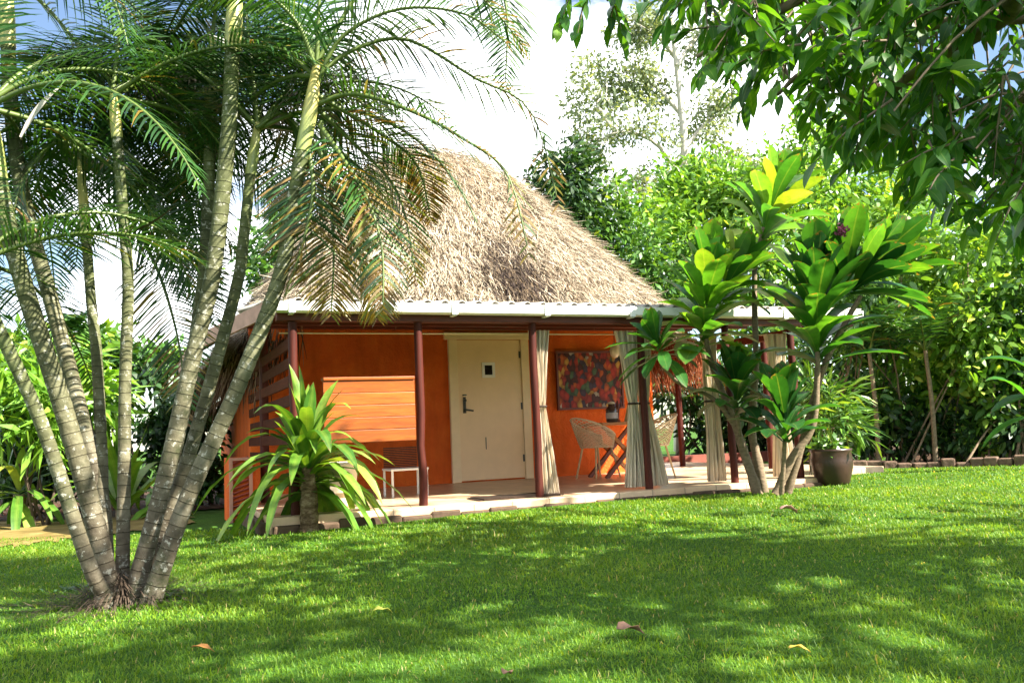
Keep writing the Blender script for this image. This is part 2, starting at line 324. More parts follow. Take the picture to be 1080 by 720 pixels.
col = ramp(t, sx.outputs[0], [(0, (.06, .012, .014)), (.2, (.36, .03, .02)), (.38, (.05, .03, .06)), (.5, (.45, .09, .02)), (.62, (.25, .02, .02)), (.72, (.07, .12, .06)), (.8, (.55, .3, .06)), (.88, (.5, .42, .34)), (.93, (.3, .03, .025))], 'CONSTANT')
M['canvas'] = finish(t, mul(t, col, ramp(t, vo.outputs['Distance'], [(.2, (1.05,)*3), (.75, (.45,)*3)])), .6)
M['bottle'] = finish(NT('brown_bottle_glass'), (.06, .035, .03), .08, spec=.7)
M['label'] = plain('bottle_label', (.45, .40, .42), .5, .3, 20)
M['paper'] = plain('menu_paper', (.75, .62, .36), .6, .1, 12)
M['brown_leaf'] = plain('dry_brown_leaf', (.22, .12, .075), .8, .4, 18)
M['pink_leaf'] = plain('dry_pinkish_leaf', (.34, .18, .14), .8, .4, 18)
M['yellow_leaf'] = plain('yellow_fallen_leaf', (.60, .40, .05), .6, .25, 12)
M['lime_leaf'] = plain('yellow_green_fallen_leaf', (.42, .44, .06), .6, .25, 12)
M['orange_leaf'] = plain('orange_fallen_leaf', (.45, .20, .05), .7, .4, 16)
M['flower'] = plain('purple_flower', (.30, .07, .14), .6, .3, 20)
M['red_flower'] = plain('red_flower', (.6, .03, .02), .5, .2, 20)
M['glass'] = plain('frosted_lamp_glass', (.7, .6, .5), .25, .05, 5, .6)
M['maroon'] = plain('maroon_painted_louvre', (.30, .06, .035), .5, .2, 10)

PR_LEAF = [(0, .25), (.15, .7), (.35, 1), (.6, .85), (.82, .45), (1, .03)]
PR_STRAP = [(0, .45), (.1, .6), (.25, .85), (.45, 1), (.62, .92), (.78, .7), (.9, .4), (1, .03)]
PR_OBOV = [(0, .28), (.12, .32), (.28, .55), (.45, .85), (.62, 1), (.78, .92), (.9, .6), (1, .06)]
PR_DIA = [(0, .1), (.45, 1), (1, .08)]
PR_LFT = [(0, .5), (.3, 1), (.7, .75), (1, .05)]

# ------------------------------------------------------------------ ground
def sheet(name, x0, x1, y0, y1, nx, ny, mat, dz=0, kind='structure', edge=None):
    X, Y = np.meshgrid(np.linspace(x0, x1, nx), np.linspace(y0, y1, ny), indexing='ij')
    Z = gz(X, Y)+dz; V = np.stack([X, Y, Z], -1).reshape(-1, 3)
    i = np.arange(nx-1)[:, None]*ny; j = np.arange(ny-1)[None]; q = i+j
    o = Geo().add(V, np.stack([q, q+ny, q+ny+1, q+1], -1).reshape(-1, 4)).build(name, mat, smooth=True)
    o['kind'] = kind; return o
g = Geo(); xs = np.concatenate([[-900, -300, -80, -30], np.linspace(-14, 16, 61), [30, 80, 300, 900]]); ys = np.concatenate([[-300, -60, -20], np.linspace(-6, 26, 65), [40, 80, 300, 1500]])
X, Y = np.meshgrid(xs, ys, indexing='ij'); V = np.stack([X, Y, gz(X, Y)], -1).reshape(-1, 3); ny = len(ys)
q = (np.arange(len(xs)-1)[:, None]*ny+np.arange(ny-1)[None])
tag(g.add(V, np.stack([q, q+ny, q+ny+1, q+1], -1).reshape(-1, 4)).build('ground', M['soil'], smooth=True), kind='structure')

# ------------------------------------------------------------------ the hut (local x along the facade, local -y towards the lawn)
YAW = 0.3975; HO = np.array([-0.7975, 12.6905, 0.0]); DV = np.array([math.cos(YAW), math.sin(YAW), 0]); NV = np.array([math.sin(YAW), -math.cos(YAW), 0])
def H(s, q, z): return HO+DV*s+NV*q+np.array([0, 0, z])          # hut coordinates to world
hut = thing('thatched_hut', 'orange plastered hut with thatched roof and open veranda', 'hut', HO, YAW)
FQ = 3.64
g = Geo(); g.box((-2.86, 0, -.3), (3.2, .2, 2.36)); g.box((-2.86, .203, -.3), (-2.66, 4.6, 2.05)); g.box((3.0, .203, -.3), (3.2, 4.6, 2.3)); g.box((-2.655, 4.4, -.3), (2.995, 4.597, 2.3))
g.build('wall', M['plaster'], hut, local=True)
g = Geo(); g.box((-3.12, -3.80, -.33), (3.3, -.002, 0)); g.box((3.303, -2.6, -.33), (5.2, 3.5, -.003)); g.build('veranda_floor', M['tile'], hut, local=True, bevel=.012)
g = Geo()
for i in range(22):
    x = -3.1+i*.292; g.box((x, -3.86+random.uniform(-.02, .02), -.4), (x+.291, -3.803, -.05+random.uniform(-.025, .01)), rnd=random.random())
for i in range(12):
    y = -3.75+i*.3; g.box((-3.19+random.uniform(-.02, .02), y, -.5), (-3.123, y+.29, -.03+random.uniform(-.03, .01)))
g.build('floor_edging', M['kerb'], hut, local=True, bevel=.02)
# door
fr = Geo(); fr.box((-.14, -.06, 0), (-.012, -.003, 2.02)); fr.box((.975, -.06, 0), (1.1, -.003, 2.02)); fr.box((-.2, -.075, 2.022), (1.15, -.003, 2.12))
fr.build('door_frame', M['frame'], hut, local=True, bevel=.006)
d = Geo(); d.box((-.008, -.035, .02), (.971, -.003, 2.015)); door = d.build('door', M['door'], hut, local=True, bevel=.004)
hd = Geo(); hd.box((.055, -.05, .97), (.095, -.037, 1.2)); hd.bar((.075, -.085, 1.02), (.19, -.085, 1.0), .022, .022); hd.tube([(.075, -.05, 1.02), (.075, -.085, 1.02)], .014, 8); hd.tube([(.075, -.05, 1.15), (.075, -.08, 1.15)], .022, 10)
hd.lathe([(0, 0), (.03, 0), (.03, .015), (0, .015)], (.075, -.06, 1.22)); hd.build('handle', M['black'], door, local=True)
w = Geo(); w.box((.36, -.05, 1.47), (.56, -.037, 1.51)); w.box((.36, -.05, 1.65), (.56, -.037, 1.69)); w.box((.36, -.049, 1.512), (.4, -.037, 1.648)); w.box((.52, -.049, 1.512), (.56, -.037, 1.648))
wf = w.build('spy_window', M['white'], door, local=True); Geo().box((.401, -.042, 1.511), (.519, -.037, 1.649)).build('pane', M['darkglass'], wf, local=True)
for z in (.25, 1.0, 1.75): Geo().box((.945, -.048, z), (.969, -.0375, z+.1)).build('hinge', M['black'], door, local=True)
Geo().box((.375, -.041, .45), (.387, -.036, .62)).build('mail_slot', M['black'], door, local=True)
# posts, beams, rafters
for s in (-2.87, -1.66, -.43, .86, 1.97, 2.89):
    p = Geo(); k = .041
    P = np.array([(s, -FQ, z) for z in np.linspace(-.02, 1.77, 7)]); P[1:-1, 0] += RNG.normal(0, .006, 5)
    p.tube(P, [k*1.08, k, k*.97, k, k*.98, k, k], 10, jit=.02); p.build('post', M['post'], hut, local=True, smooth=True)
for s, y in ((-2.87, -1.5), (4.2, .8), (4.2, -1.5)):
    Geo().tube(np.linspace((s, y, -.01), (s, y, 1.9), 4), .05, 10).build('post', M['post'], hut, local=True, smooth=True)
b = Geo(); b.box((-3.02, -FQ-.055, 1.775), (3.82, -FQ+.055, 1.875)); b.build('front_beam', M['beam'], hut, local=True, bevel=.006)
b = Geo(); b.box((-2.98, -2.2, 1.93), (3.4, -2.12, 2.01)); b.box((-2.98, -.9, 2.06), (3.4, -.82, 2.14)); b.build('purlin', M['beam'], hut, local=True)
b = Geo()
for s in np.arange(-2.87, 3.9, .62): b.bar((s, -FQ-.05, 1.9), (s, 0, 2.33), .05, .08)
b.build('rafter', M['beam'], hut, local=True)
b = Geo(); b.box((3.74, -FQ-.05, 1.772), (3.81, 2.5, 1.87)); b.build('side_beam', M['beam'], hut, local=True)
b = Geo(); b.tube([(-2.95, -FQ+.3, 1.70), (3.0, -FQ+.3, 1.70)], .006, 6)
b.build('conduit', M['frame'], hut, local=True, smooth=True)
# gutter: half-round with flat front lip
g = Geo(); pf = [(-.11, .085), (-.105, .0), (-.08, -.015), (-.02, -.015), (0, 0), (0, .08)]; ss = [-3.08, 3.86]
V = [(s, -FQ-.07+y, 1.855+z) for s in ss for y, z in pf]; n = len(pf)
g.add(V, [(i, i+1, n+i+1, n+i) for i in range(n-1)]); g.add([V[0], V[1], V[2], V[3], V[4], V[5]], Q=[(0, 1, 2, 3), (0, 3, 4, 5)]); g.add([V[n+i] for i in range(6)], Q=[(3, 2, 1, 0), (5, 4, 3, 0)])
gut = g.build('gutter', M['white'], hut, local=True); gut.modifiers.new('thick', 'SOLIDIFY').thickness = .006
for s in (-2.9, -1.33, -.33, .67, 1.63, 2.7, 3.6):
    b = Geo(); b.box((s-.03, -FQ-.19, 1.832), (s+.03, -FQ-.178, 1.948)); b.box((s-.022, -FQ-.178, 1.822), (s+.022, -FQ-.07, 1.832)); b.build('bracket', M['white'], gut, local=True, bevel=.004)
# corrugated sheet
S = np.linspace(-3.1, 3.87, 420); q = np.array([-FQ-.14, -2.4, -1.2, .3]); V = np.array([[(s, y, 1.957+.026*math.cos(s*2*math.pi/.177)+.118*(y+FQ+.14)) for y in q] for s in S]).reshape(-1, 3)
i = np.arange(len(S)-1)[:, None]*4+np.arange(3)[None]
o = Geo().add(V, np.stack([i, i+4, i+5, i+1], -1).reshape(-1, 4)).build('corrugated_roof', M['sheet'], hut, local=True, smooth=True); o.modifiers.new('thick', 'SOLIDIFY').thickness = .012
# side roof on the left with its fascia
g = Geo(); g.add([(-3.1, -3.6, 1.985), (-3.1, 1.5, 2.2), (-3.62, 1.5, 1.88), (-3.62, -2.2, 1.80)], [(0, 1, 2, 3)]); o = g.build('side_roof', M['sheet'], hut, local=True); o.modifiers.new('thick', 'SOLIDIFY').thickness = .02
g = Geo(); g.bar((-3.12, -3.55, 1.88), (-3.66, -2.2, 1.72), .025, .15); g.bar((-3.66, -2.19, 1.72), (-3.66, 1.5, 1.78), .025, .15); g.build('side_fascia', plain('pinkish_fascia', (.42, .24, .19), .7, .25, 8), hut, local=True)
# slatted side screen
g = Geo()
for k in range(7):
    z = 1.63-k*.178; g.box((-2.90+random.uniform(-.01, .01), -FQ+.06, z-.105), (-2.875+random.uniform(-.005, .005), -.25, z), rnd=random.random())
g.build('slat_screen', M['slat'], hut, local=True, bevel=.004)
g = Geo()
for k in range(5): g.box((-2.60, -FQ-.012-random.uniform(0, .006), .63+k*.117), (-1.715, -FQ+.018, .63+k*.117+.114), rnd=random.random())
pp = g.build('plank_panel', M['plank'], hut, local=True, bevel=.004)
Geo().box((-2.60, -FQ-.03, 1.216), (-1.715, -FQ+.10, 1.246)).build('top_rail', M['plank'], pp, local=True, bevel=.005)
# thatch
CS, CQ = .22, 1.75; RA, RB, ZT, ZB = 3.8, 3.9, 5.45, 1.75
def thatch_pt(th, r):
    c, s_ = np.cos(th), np.sin(th); k = (np.abs(c)**2.6+np.abs(s_)**2.6)**(-1/2.6)
    x = k*c*np.where(c < 0, 3.2, RA)*r+np.clip(c*1.5, -.62, .62)*np.clip(r*4, 0, 1)*(1-r*.5); y = k*s_*RB*r
    rr = np.sqrt(r*r+.006)-.0775*(1-r); z = ZT-(ZT-ZB)*(rr**.97)+.08*np.sin(np.pi*np.clip(rr, 0, 1))
    return np.stack(np.broadcast_arrays(CS+x, CQ+y, z), -1)
th = np.linspace(0, 2*np.pi, 97)[:-1]; rs = np.linspace(0.02, 1, 24)
V = thatch_pt(th[None, :], rs[:, None]); V[..., 2] -= .06
i = np.arange(23)[:, None]*96; j = np.arange(96)[None]; k = (j+1) % 96
Vf = V.reshape(-1, 3); Qc = np.stack([i+j, i+96+j, i+96+k, i+k], -1).reshape(-1, 4)
def above(P): return (P[..., 1] > .1) | (P[..., 2] > 1.99+.118*(P[..., 1]+FQ+.14))      # thatch lies on the corrugated sheet at the front
core = Geo().add(Vf, Qc[above(Vf[Qc]).all(1)])
n = 130000; th = RNG.random(n)*2*np.pi; r = np.sqrt(RNG.random(n))*1.0; r = np.clip(r, .01, 1)
front = (np.sin(th) < .55); th, r = th[front], r[front]; n = len(th)
keep = above(thatch_pt(th, r)); th, r = th[keep], r[keep]; n = len(th); P = thatch_pt(th, r); P2 = thatch_pt(th, r+.03); Pn = thatch_pt(th+.01, r); T = nrm(P2-P); NN = nrm(np.cross(Pn-P, T)); NN[NN[:, 2] < 0] *= -1
T = nrm(T+RNG.normal(0, .3, (n, 3))+NN*.08); Nr = nrm(NN+RNG.normal(0, .4, (n, 3)))
rn = np.clip(RNG.normal(.52, .29, n), 0, .95)
wp = np.stack([HO[0]+DV[0]*P[:, 0]-NV[0]*P[:, 1], HO[1]+DV[1]*P[:, 0]-NV[1]*P[:, 1], P[:, 2]], 1); pp_ = pix(wp)
ix = (pp_[:, 0]-542)-(pp_[:, 1]-292)*.55; iy = pp_[:, 1]-292                  # darker patch of thatch strands on the lawn side
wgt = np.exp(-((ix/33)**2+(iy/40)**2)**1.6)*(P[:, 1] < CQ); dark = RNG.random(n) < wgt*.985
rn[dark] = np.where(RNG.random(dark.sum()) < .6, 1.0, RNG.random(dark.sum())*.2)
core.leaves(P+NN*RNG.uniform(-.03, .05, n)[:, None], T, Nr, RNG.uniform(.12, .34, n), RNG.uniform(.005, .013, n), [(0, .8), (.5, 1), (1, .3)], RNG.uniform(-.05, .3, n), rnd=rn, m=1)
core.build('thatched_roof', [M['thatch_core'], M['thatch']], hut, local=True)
def fringe(th0, th1, n, mat, lo, hi, name):
    th = RNG.uniform(th0, th1, n); P = thatch_pt(th, RNG.uniform(.9, 1.03, n)); P = P[P[:, 1] > -1.0]; n = len(P); th = np.arctan2(P[:, 1]-CQ, P[:, 0]-CS); P[:, 2] -= RNG.uniform(0, .1, n)
    T = np.stack([np.cos(th)*.25, np.sin(th)*.25, -np.ones(n)], 1)+RNG.normal(0, .15, (n, 3))
    Geo().leaves(P, T, RNG.normal(0, 1, (n, 3)), RNG.uniform(lo, hi, n), RNG.uniform(.006, .016, n), [(0, 1), (.5, .9), (1, .2)], .2).build(name, mat, hut, local=True)
fringe(-1.5, .6, 3800, M['fringe'], .2, .5, 'thatch_fringe')
fringe(2.6, 4.4, 3200, M['fringe_dark'], .3, .7, 'thatch_fringe')

# ------------------------------------------------------------------ things on the veranda
def curtain(name, s, q, wt, ww, wb, lean, label, ztop=1.72, zb=.02, zw=.92, folds=9):
    base = H(s, q, 0); root = thing('curtain', label, 'curtain', base, YAW, 'striped curtains tied to the veranda posts'); g = Geo()
    nz, nu = 40, 90; Zs = np.linspace(ztop, zb, nz); u = np.linspace(0, 1, nu); rows = []
    for z in Zs:
        if z > zw: k = (z-zw)/(ztop-zw); w = ww+(wt-ww)*k**.8
        else: k = (zw-z)/(zw-zb); w = ww+(wb-ww)*k**.75
        cx = lean[0]+(lean[1]-lean[0])*min(1, (ztop-z)/(ztop-zw)) if z > zw else lean[1]+(lean[2]-lean[1])*(zw-z)/(zw-zb)
        x = cx+(u-.5)*w+.006*np.sin(u*31+z*5); y = .035*np.sin(2*np.pi*folds*u+.6*np.sin(z*3))*(.45+.55*min(1, w/wb))+.012*np.sin(u*23+z*7)
        rows.append(np.stack([x, y, np.full(nu, z)], -1))
    V = np.array(rows); i = np.arange(nz-1)[:, None]*nu+np.arange(nu-1)[None]
    uv = np.stack(np.broadcast_arrays(u[None, :], (Zs/2)[:, None]), -1)
    g.add(V, np.stack([i, i+1, i+nu+1, i+nu], -1).reshape(-1, 4), uv=uv); g.build('drape', M['curtain'], root, local=True, smooth=True)
    a = np.linspace(0, 2*np.pi, 25); tb = Geo().tube(np.stack(np.broadcast_arrays(lean[1]+np.cos(a)*(ww/2+.012), np.sin(a)*.05, zw), 1), .012, 6, caps=False); tb.build('tie_band', M['mesh_back'], root, local=True, smooth=True)
curtain('c', -.33, 3.5, .22, .09, .24, (.03, .02, .06), 'striped curtain hanging beside the veranda post right of the door')
curtain('c', .80, 3.5, .26, .08, .24, (-.05, .0, -.03), 'striped curtain half hiding the table, left of its post')
curtain('c', 1.0, 3.5, .22, .09, .32, (-.03, -.06, .02), 'striped curtain right of its post, in front of the far cream chair', ztop=1.7)
curtain('c', 1.83, 3.5, .20, .16, .22, (.0, .0, .0), 'striped curtain at the post behind the cane trunks', ztop=1.7)
curtain('c', 2.82, 3.45, .30, .16, .30, (.0, .0, .0), 'striped curtain on the corner post beside the dark clay pot', ztop=1.7)

def bucket_chair(loc, rz, label):
    root = thing('woven_chair', label, 'chair', loc, rz, 'cream woven chairs on the veranda'); g = Geo(); nu, nv = 20, 15
    # shell: u round the sitter, v from seat centre up the back
    V = []
    for j in range(nv):
        v = j/(nv-1)
        for i in range(nu):
            a = (i/(nu-1)-.5)*2*R(150); up = (.5+.5*math.cos(a))**.9
            if v < .35: k = v/.35; V.append((math.sin(a)*.23*k, -math.cos(a)*.22*k, .43-.01*k))
            else:
                k = (v-.35)/.65; rr = .23+.045*math.sin(k*1.5); h = .12+.28*up
                V.append((math.sin(a)*rr, -math.cos(a)*(rr-.01)-.10*k*up, .42+h*k))
    V = np.array(V).reshape(nv, nu, 3)
    for j in range(nv-1):
        for i in range(nu-1):
            g.bar(V[j, i], V[j+1, i+1], .0095, .008)
            g.bar(V[j+1, i], V[j, i+1], .0095, .0075)
    g.tube(V[-1], .013, 6); g.tube(V[int(nv*.36)], .010, 6)
    g.build('shell', M['wicker'], root, local=True)
    for sx in (-1, 1):
        for sy in (-1, 1): Geo().tube([(sx*.15, sy*.13, .42), (sx*.22, sy*.21, 0)], [.016, .012], 8).build('leg', M['leg'], root, local=True, smooth=True)
bucket_chair(H(1.62, 1.05, 0), YAW-R(80), 'cream woven chair at the left of the table, in front of the orange wall')
bucket_chair(H(1.97, 1.9, 0), YAW+R(85), 'cream woven chair right of the table, seen past the far curtain')
tb = thing('wooden_table', 'orange brown wooden table with crossed legs under the painting', 'table', H(1.98, 1.0, 0), YAW)
g = Geo()
for k in range(5): g.box((-.42, -.36+k*.145, .71), (.5, -.36+k*.145+.141, .75), rnd=random.random())
g.build('table_top', M['table'], tb, local=True, bevel=.004)
for y in (-.25, .25):
    Geo().bar((-.34, y, .0), (.36, y+.002, .70), .05, .05).build('leg', M['tdark'], tb, local=True)
    Geo().bar((.38, y+.06, .0), (-.32, y+.06, .70), .05, .05).build('leg', M['table'], tb, local=True)
bo = thing('glass_jar', 'dark glass jar with a pale label on the wooden table', 'jar', H(1.80, 1.2, .75), YAW)
Geo().lathe([(0, 0), (.075, 0), (.082, .02), (.082, .17), (.07, .2), (.045, .22), (.045, .25), (0, .25)], (0, 0, 0)).build('body', M['bottle'], bo, local=True, smooth=True)
Geo().lathe([(.0835, .05), (.0835, .13)], (0, 0, 0)).build('paper_label', M['label'], bo, local=True, smooth=True)
Geo().lathe([(0, .251), (.05, .251), (.05, .27), (.02, .285), (0, .29)], (0, 0, 0)).build('lid', M['glass'], bo, local=True, smooth=True)
g = Geo(); g.add([(-.1, 0, 0), (.1, 0, 0), (.14, .07, .27), (-.06, .07, .27)], [(0, 1, 2, 3)]); g.add([(-.1, .14, 0), (.1, .14, 0), (.14, .073, .27), (-.06, .073, .27)], [(0, 1, 2, 3)])
mc = g.build('menu_card', M['paper']); mc.location = H(2.14, 1.25, .752); mc.rotation_euler.z = YAW; mc.modifiers.new('t', 'SOLIDIFY').thickness = .006; tag(mc, 'yellowish folded card standing on the wooden table', 'card')
g = Geo(); g.lathe([(0, 0), (.035, 0), (.03, .02), (.012, .05), (.018, .12), (.03, .2), (.01, .3), (0, .31)], (0, 0, 0), 12); g.tube([(0, 0, .16), (.05, 0, .23), (.055, 0, .29)], .01, 6); g.tube([(0, 0, .14), (-.05, 0, .2), (-.06, 0, .25)], .009, 6)
st = g.build('carved_ornament', M['tdark'], smooth=True); st.location = H(2.12, .8, .752); tag(st, 'small dark branching ornament on the wooden table', 'ornament')
pa = thing('painting', 'dark red many coloured painting hanging on the orange wall', 'painting', H(2.1, 0.012, 1.41), YAW)
Geo().box((-.53, -.035, -.41), (.53, -.003, .41)).build('canvas', M['canvas'], pa, local=True)
g = Geo(); g.box((-.56, -.05, -.44), (.56, -.002, -.412)); g.box((-.56, -.05, .412), (.56, -.002, .44)); g.box((-.56, -.049, -.411), (-.532, -.002, .411)); g.box((.532, -.049, -.411), (.56, -.002, .411)); g.build('picture_frame', M['tdark'], pa, local=True)
pl = thing('pendant_lamp', 'small glass pendant lamp hanging above the painting', 'lamp', H(1.9, 1.2, 1.72), YAW)
Geo().lathe([(.02, .12), (.05, .09), (.075, .02), (.06, -.05), (.03, -.08), (0, -.085)], (0, 0, 0), 16).build('lamp_shade', M['glass'], pl, local=True, smooth=True)
Geo().tube([(0, 0, .12), (0, 0, .42)], .006, 6).build('cord', M['black'], pl, local=True)
dm = Geo(); dm.box((-.42, -.2, 0), (.42, .2, .018))
for k in range(60):
    for e in (-1, 1): dm.bar((e*.42, -.19+k*.0064, .009), (e*(.45+random.random()*.02), -.19+k*.0064+random.uniform(-.01, .01), .004), .006, .006)
o = dm.build('doormat', M['mat']); o.location = H(-.62, 3.45, .003); o.rotation_euler.z = YAW; tag(o, 'dark fibre doormat at the veranda edge before the door', 'doormat')
def stone(name, P, r, mat, label, cat='stone', group=None):
    th = np.linspace(0, np.pi, 9)[1:-1]; prof = [(0, r[2])]+[(1*np.sin(a), r[2]*np.cos(a)) for a in th]+[(0, -r[2])]
    g = Geo().lathe(prof, (0, 0, 0), 14); V = g.V[0]; ph = RNG.random(3)*6; k = 1+.12*np.sin(V[:, 0]*3+ph[0])+.1*np.sin(V[:, 1]*4+ph[1])
    V[:, 0] *= r[0]*k; V[:, 1] *= r[1]*k
    return tag(g.build(name, mat, smooth=True, base=P), label, cat, group)
g0 = ground(521, 537); stone('pale_stone', g0+np.array([0, 0, .03]), (.15, .1, .075), M['pale_stone'], 'pale rounded stone on the grass before the doormat')
ch = thing('mesh_back_chair', 'white framed chair with dark mesh back under the plank panel end', 'chair', H(-1.37, 2.0, 0), YAW)
Geo().box((-.22, -.2, .29), (.22, .2, .315)).build('seat', M['white'], ch, local=True, bevel=.006)
g = Geo()
for k in range(12): g.bar((-.2, .2, .325+k*.02), (.2, .2, .325+k*.02), .006, .012); 
for k in range(14): g.bar((-.195+k*.03, .205, .316), (-.195+k*.03, .205, .56), .006, .01)
g.build('backrest', M['mesh_back'], ch, local=True)
for sx in (-1, 1):
    for sy in (-1, 1): Geo().tube([(sx*.2, sy*.18, .29), (sx*.2, sy*.18, 0)], .014, 8).build('leg', M['white'], ch, local=True)
g = Geo(); g.lathe([(0, 0), (.22, 0), (.25, .03), (.29, .40), (.31, .42), (.31, .44), (.28, .44), (.26, .1), (0, .1)], (0, 0, 0), 28)
o = g.build('tub', M['cream'], smooth=True); o.location = H(-2.45, 3.05, .002); tag(o, 'cream round tub behind the bright strap leaved plant', 'tub')
lc = thing('louvre_cabinet', 'orange box with maroon louvred front against the hut side', 'cabinet', H(-3.0, 1.7, 0), YAW)
Geo().box((-.30, -.25, -.3), (-.02, .35, .52)).build('body', M['plaster'], lc, local=True, bevel=.008)
g = Geo(); 
for k in range(14): g.bar((-.26, -.265, -.14+k*.046), (-.1, -.265, -.1+k*.048), .03, .012, up=(0, .6, .8))
lf = g.build('louvre', M['maroon'], lc, local=True); g = Geo(); g.box((-.30, -.285, -.2), (-.265, -.252, .52)); g.box((-.095, -.285, -.2), (-.06, -.252, .52)); g.box((-.264, -.284, .49), (-.096, -.252, .52)); g.build('louvre_frame', plain('pinkish_frame', (.5, .25, .18), .6, .1), lf, local=True)

# ------------------------------------------------------------------ palm clump
def frond(parent, ctrl, nl=46, Lm=.42, dry=0., tipdry=0., wd=.0135, up=None, hang=.3, name='frond'):
    nl = int(nl*1.15)
    C = spline(ctrl, 60); t = nrm(np.gradient(C, axis=0)); ln = np.linalg.norm(np.diff(C, axis=0), axis=1).sum()
    g = Geo().tube(C[::3], np.linspace(.016, .004, 20), 6, m=0)
    ts = np.linspace(.14, .99, nl); idx = (ts*59).astype(int); P = C[idx]; T = t[idx]
    U = np.array([0, 0, 1.]) if up is None else np.array(up, float)
    S = np.cross(T, U); bad = np.linalg.norm(S, axis=1) < .25; S[bad] = S[bad]*.3+np.array([.9, .35, 0.]); S = nrm(S); Uu = nrm(np.cross(S, T))
    for sd in (-1, 1):
        k = ts+RNG.normal(0, .006, nl); prof = np.clip(np.sin(np.pi*np.clip(k, 0, 1)**.62)**.6, .2, 1)*(1-.2*k)
        D = nrm(S*sd*RNG.uniform(.85, 1.1, (nl, 1))+T*(.28+.45*ts[:, None])+Uu*RNG.normal(.12, .1, (nl, 1)))
        rn = np.clip(RNG.beta(2, 2.4, nl)*.82, 0, .85); dd = dry+tipdry*np.clip((ts-.45)*2, 0, 1); isd = RNG.random(nl) < dd; rn[isd] = RNG.uniform(.84, 1, isd.sum())
        g.leaves(P, D, Uu+RNG.normal(0, .15, (nl, 3)), Lm*prof*RNG.uniform(.88, 1.1, nl)*1.25, wd*RNG.uniform(.8, 1.15, nl), PR_LFT, hang*RNG.uniform(.5, 1.4, nl), rnd=rn, m=1)
    return g.build(name, [M['rachis'], M['palm_leaf']], parent, smooth=True)
def arc(P0, az, el, ln, bend, n=7):
    d0 = np.array([math.cos(az)*math.cos(el), math.sin(az)*math.cos(el), math.sin(el)]); P = [np.array(P0, float)]; d = d0
    for k in range(n):
        d = nrm(d+np.array([0, 0, -bend/n*(1+.6*k/n)])); P.append(P[-1]+d*ln/n)
    return np.array(P)
pbase = ground(128, 634); palm = thing('areca_palm', 'clump of ringed palm stems with arching feathery fronds on the lawn', 'palm tree', pbase)
PY = pbase[1]
stems = [  # photo course of each stem, depth at foot and head, foot/head radius, crownshaft length
 ([(110,628),(92,590),(45,450),(0,350),(-40,270)], -.15, -.5, .052, .042, .25),
 ([(118,640),(100,550),(65,425),(25,300),(0,200),(-14,100)], -.05, -.35, .072, .058, .45),
 ([(112,610),(106,520),(78,408),(52,310),(27,220),(14,137),(8,40),(4,-70)], .15, .25, .060, .055, .75),
 ([(117,622),(109,550),(107,475),(102,375),(96,315),(89,225),(84,170)], .05, .45, .048, .036, .50),
 ([(129,612),(131,500),(132,400),(135,300),(130,230),(123,140),(119,95)], .1, .1, .050, .038, .30),
 ([(145,612),(175,500),(205,370),(225,285),(240,150),(245,60),(250,-40)], -.05, .1, .062, .058, .55),
 ([(152,605),(190,450),(210,330),(217,265),(222,140),(224,40)], .3, .6, .055, .048, .5),
 ([(156,610),(190,510),(220,410),(250,300),(257,250),(265,180),(272,130)], .12, .35, .056, .040, .35),
 ([(158,635),(200,520),(250,410),(295,292),(308,217),(326,123),(334,70)], -.12, .0, .064, .050, .50)]
heads = []
for px, da, db, r0, r1, sh in stems:
    r0, r1 = r0*.76, r1*.76
    n = len(px); C = spline([at(x, y, PY+da+(db-da)*i/(n-1)) for i, (x, y) in enumerate(px)], 90)
    C[0, 2] = min(C[0, 2], gz(C[0, 0], C[0, 1])-.02); L_ = np.concatenate([[0], np.cumsum(np.linalg.norm(np.diff(C, axis=0), axis=1))]); tot = L_[-1]
    k = np.searchsorted(L_, tot-sh); lim = max(k, 8); rr = r0+(r1-r0)*(L_/tot); rr = rr*(1+.35*np.exp(-L_/.12)); 
    # a finer path so that every scar reads as a slight ridge
    Lf = np.linspace(0, L_[lim-1], 220); Cf = np.stack([np.interp(Lf, L_, C[:, i]) for i in range(3)], 1); rf = np.interp(Lf, L_, rr)*(1+.03*np.exp(-(((Lf*15+.15) % 1)-.5)**2/.012))
    Geo().tube(Cf, rf, 14, rnd=np.clip((Lf/tot-.12)*1.25, 0, 1), jit=.012).build('stem', M['stem'], palm, smooth=True)
    m = len(C)-lim+1; u = np.linspace(0, 1, m); Geo().tube(C[lim-1:], r1*(1.0+.32*np.sin(np.pi*np.clip(u*.9+.12, 0, 1))*(1-u*.5)-.35*u), 12).build('crownshaft', M['shaft'], palm, smooth=True)
    heads.append((C[-1], nrm(C[-1]-C[-8]), r1))
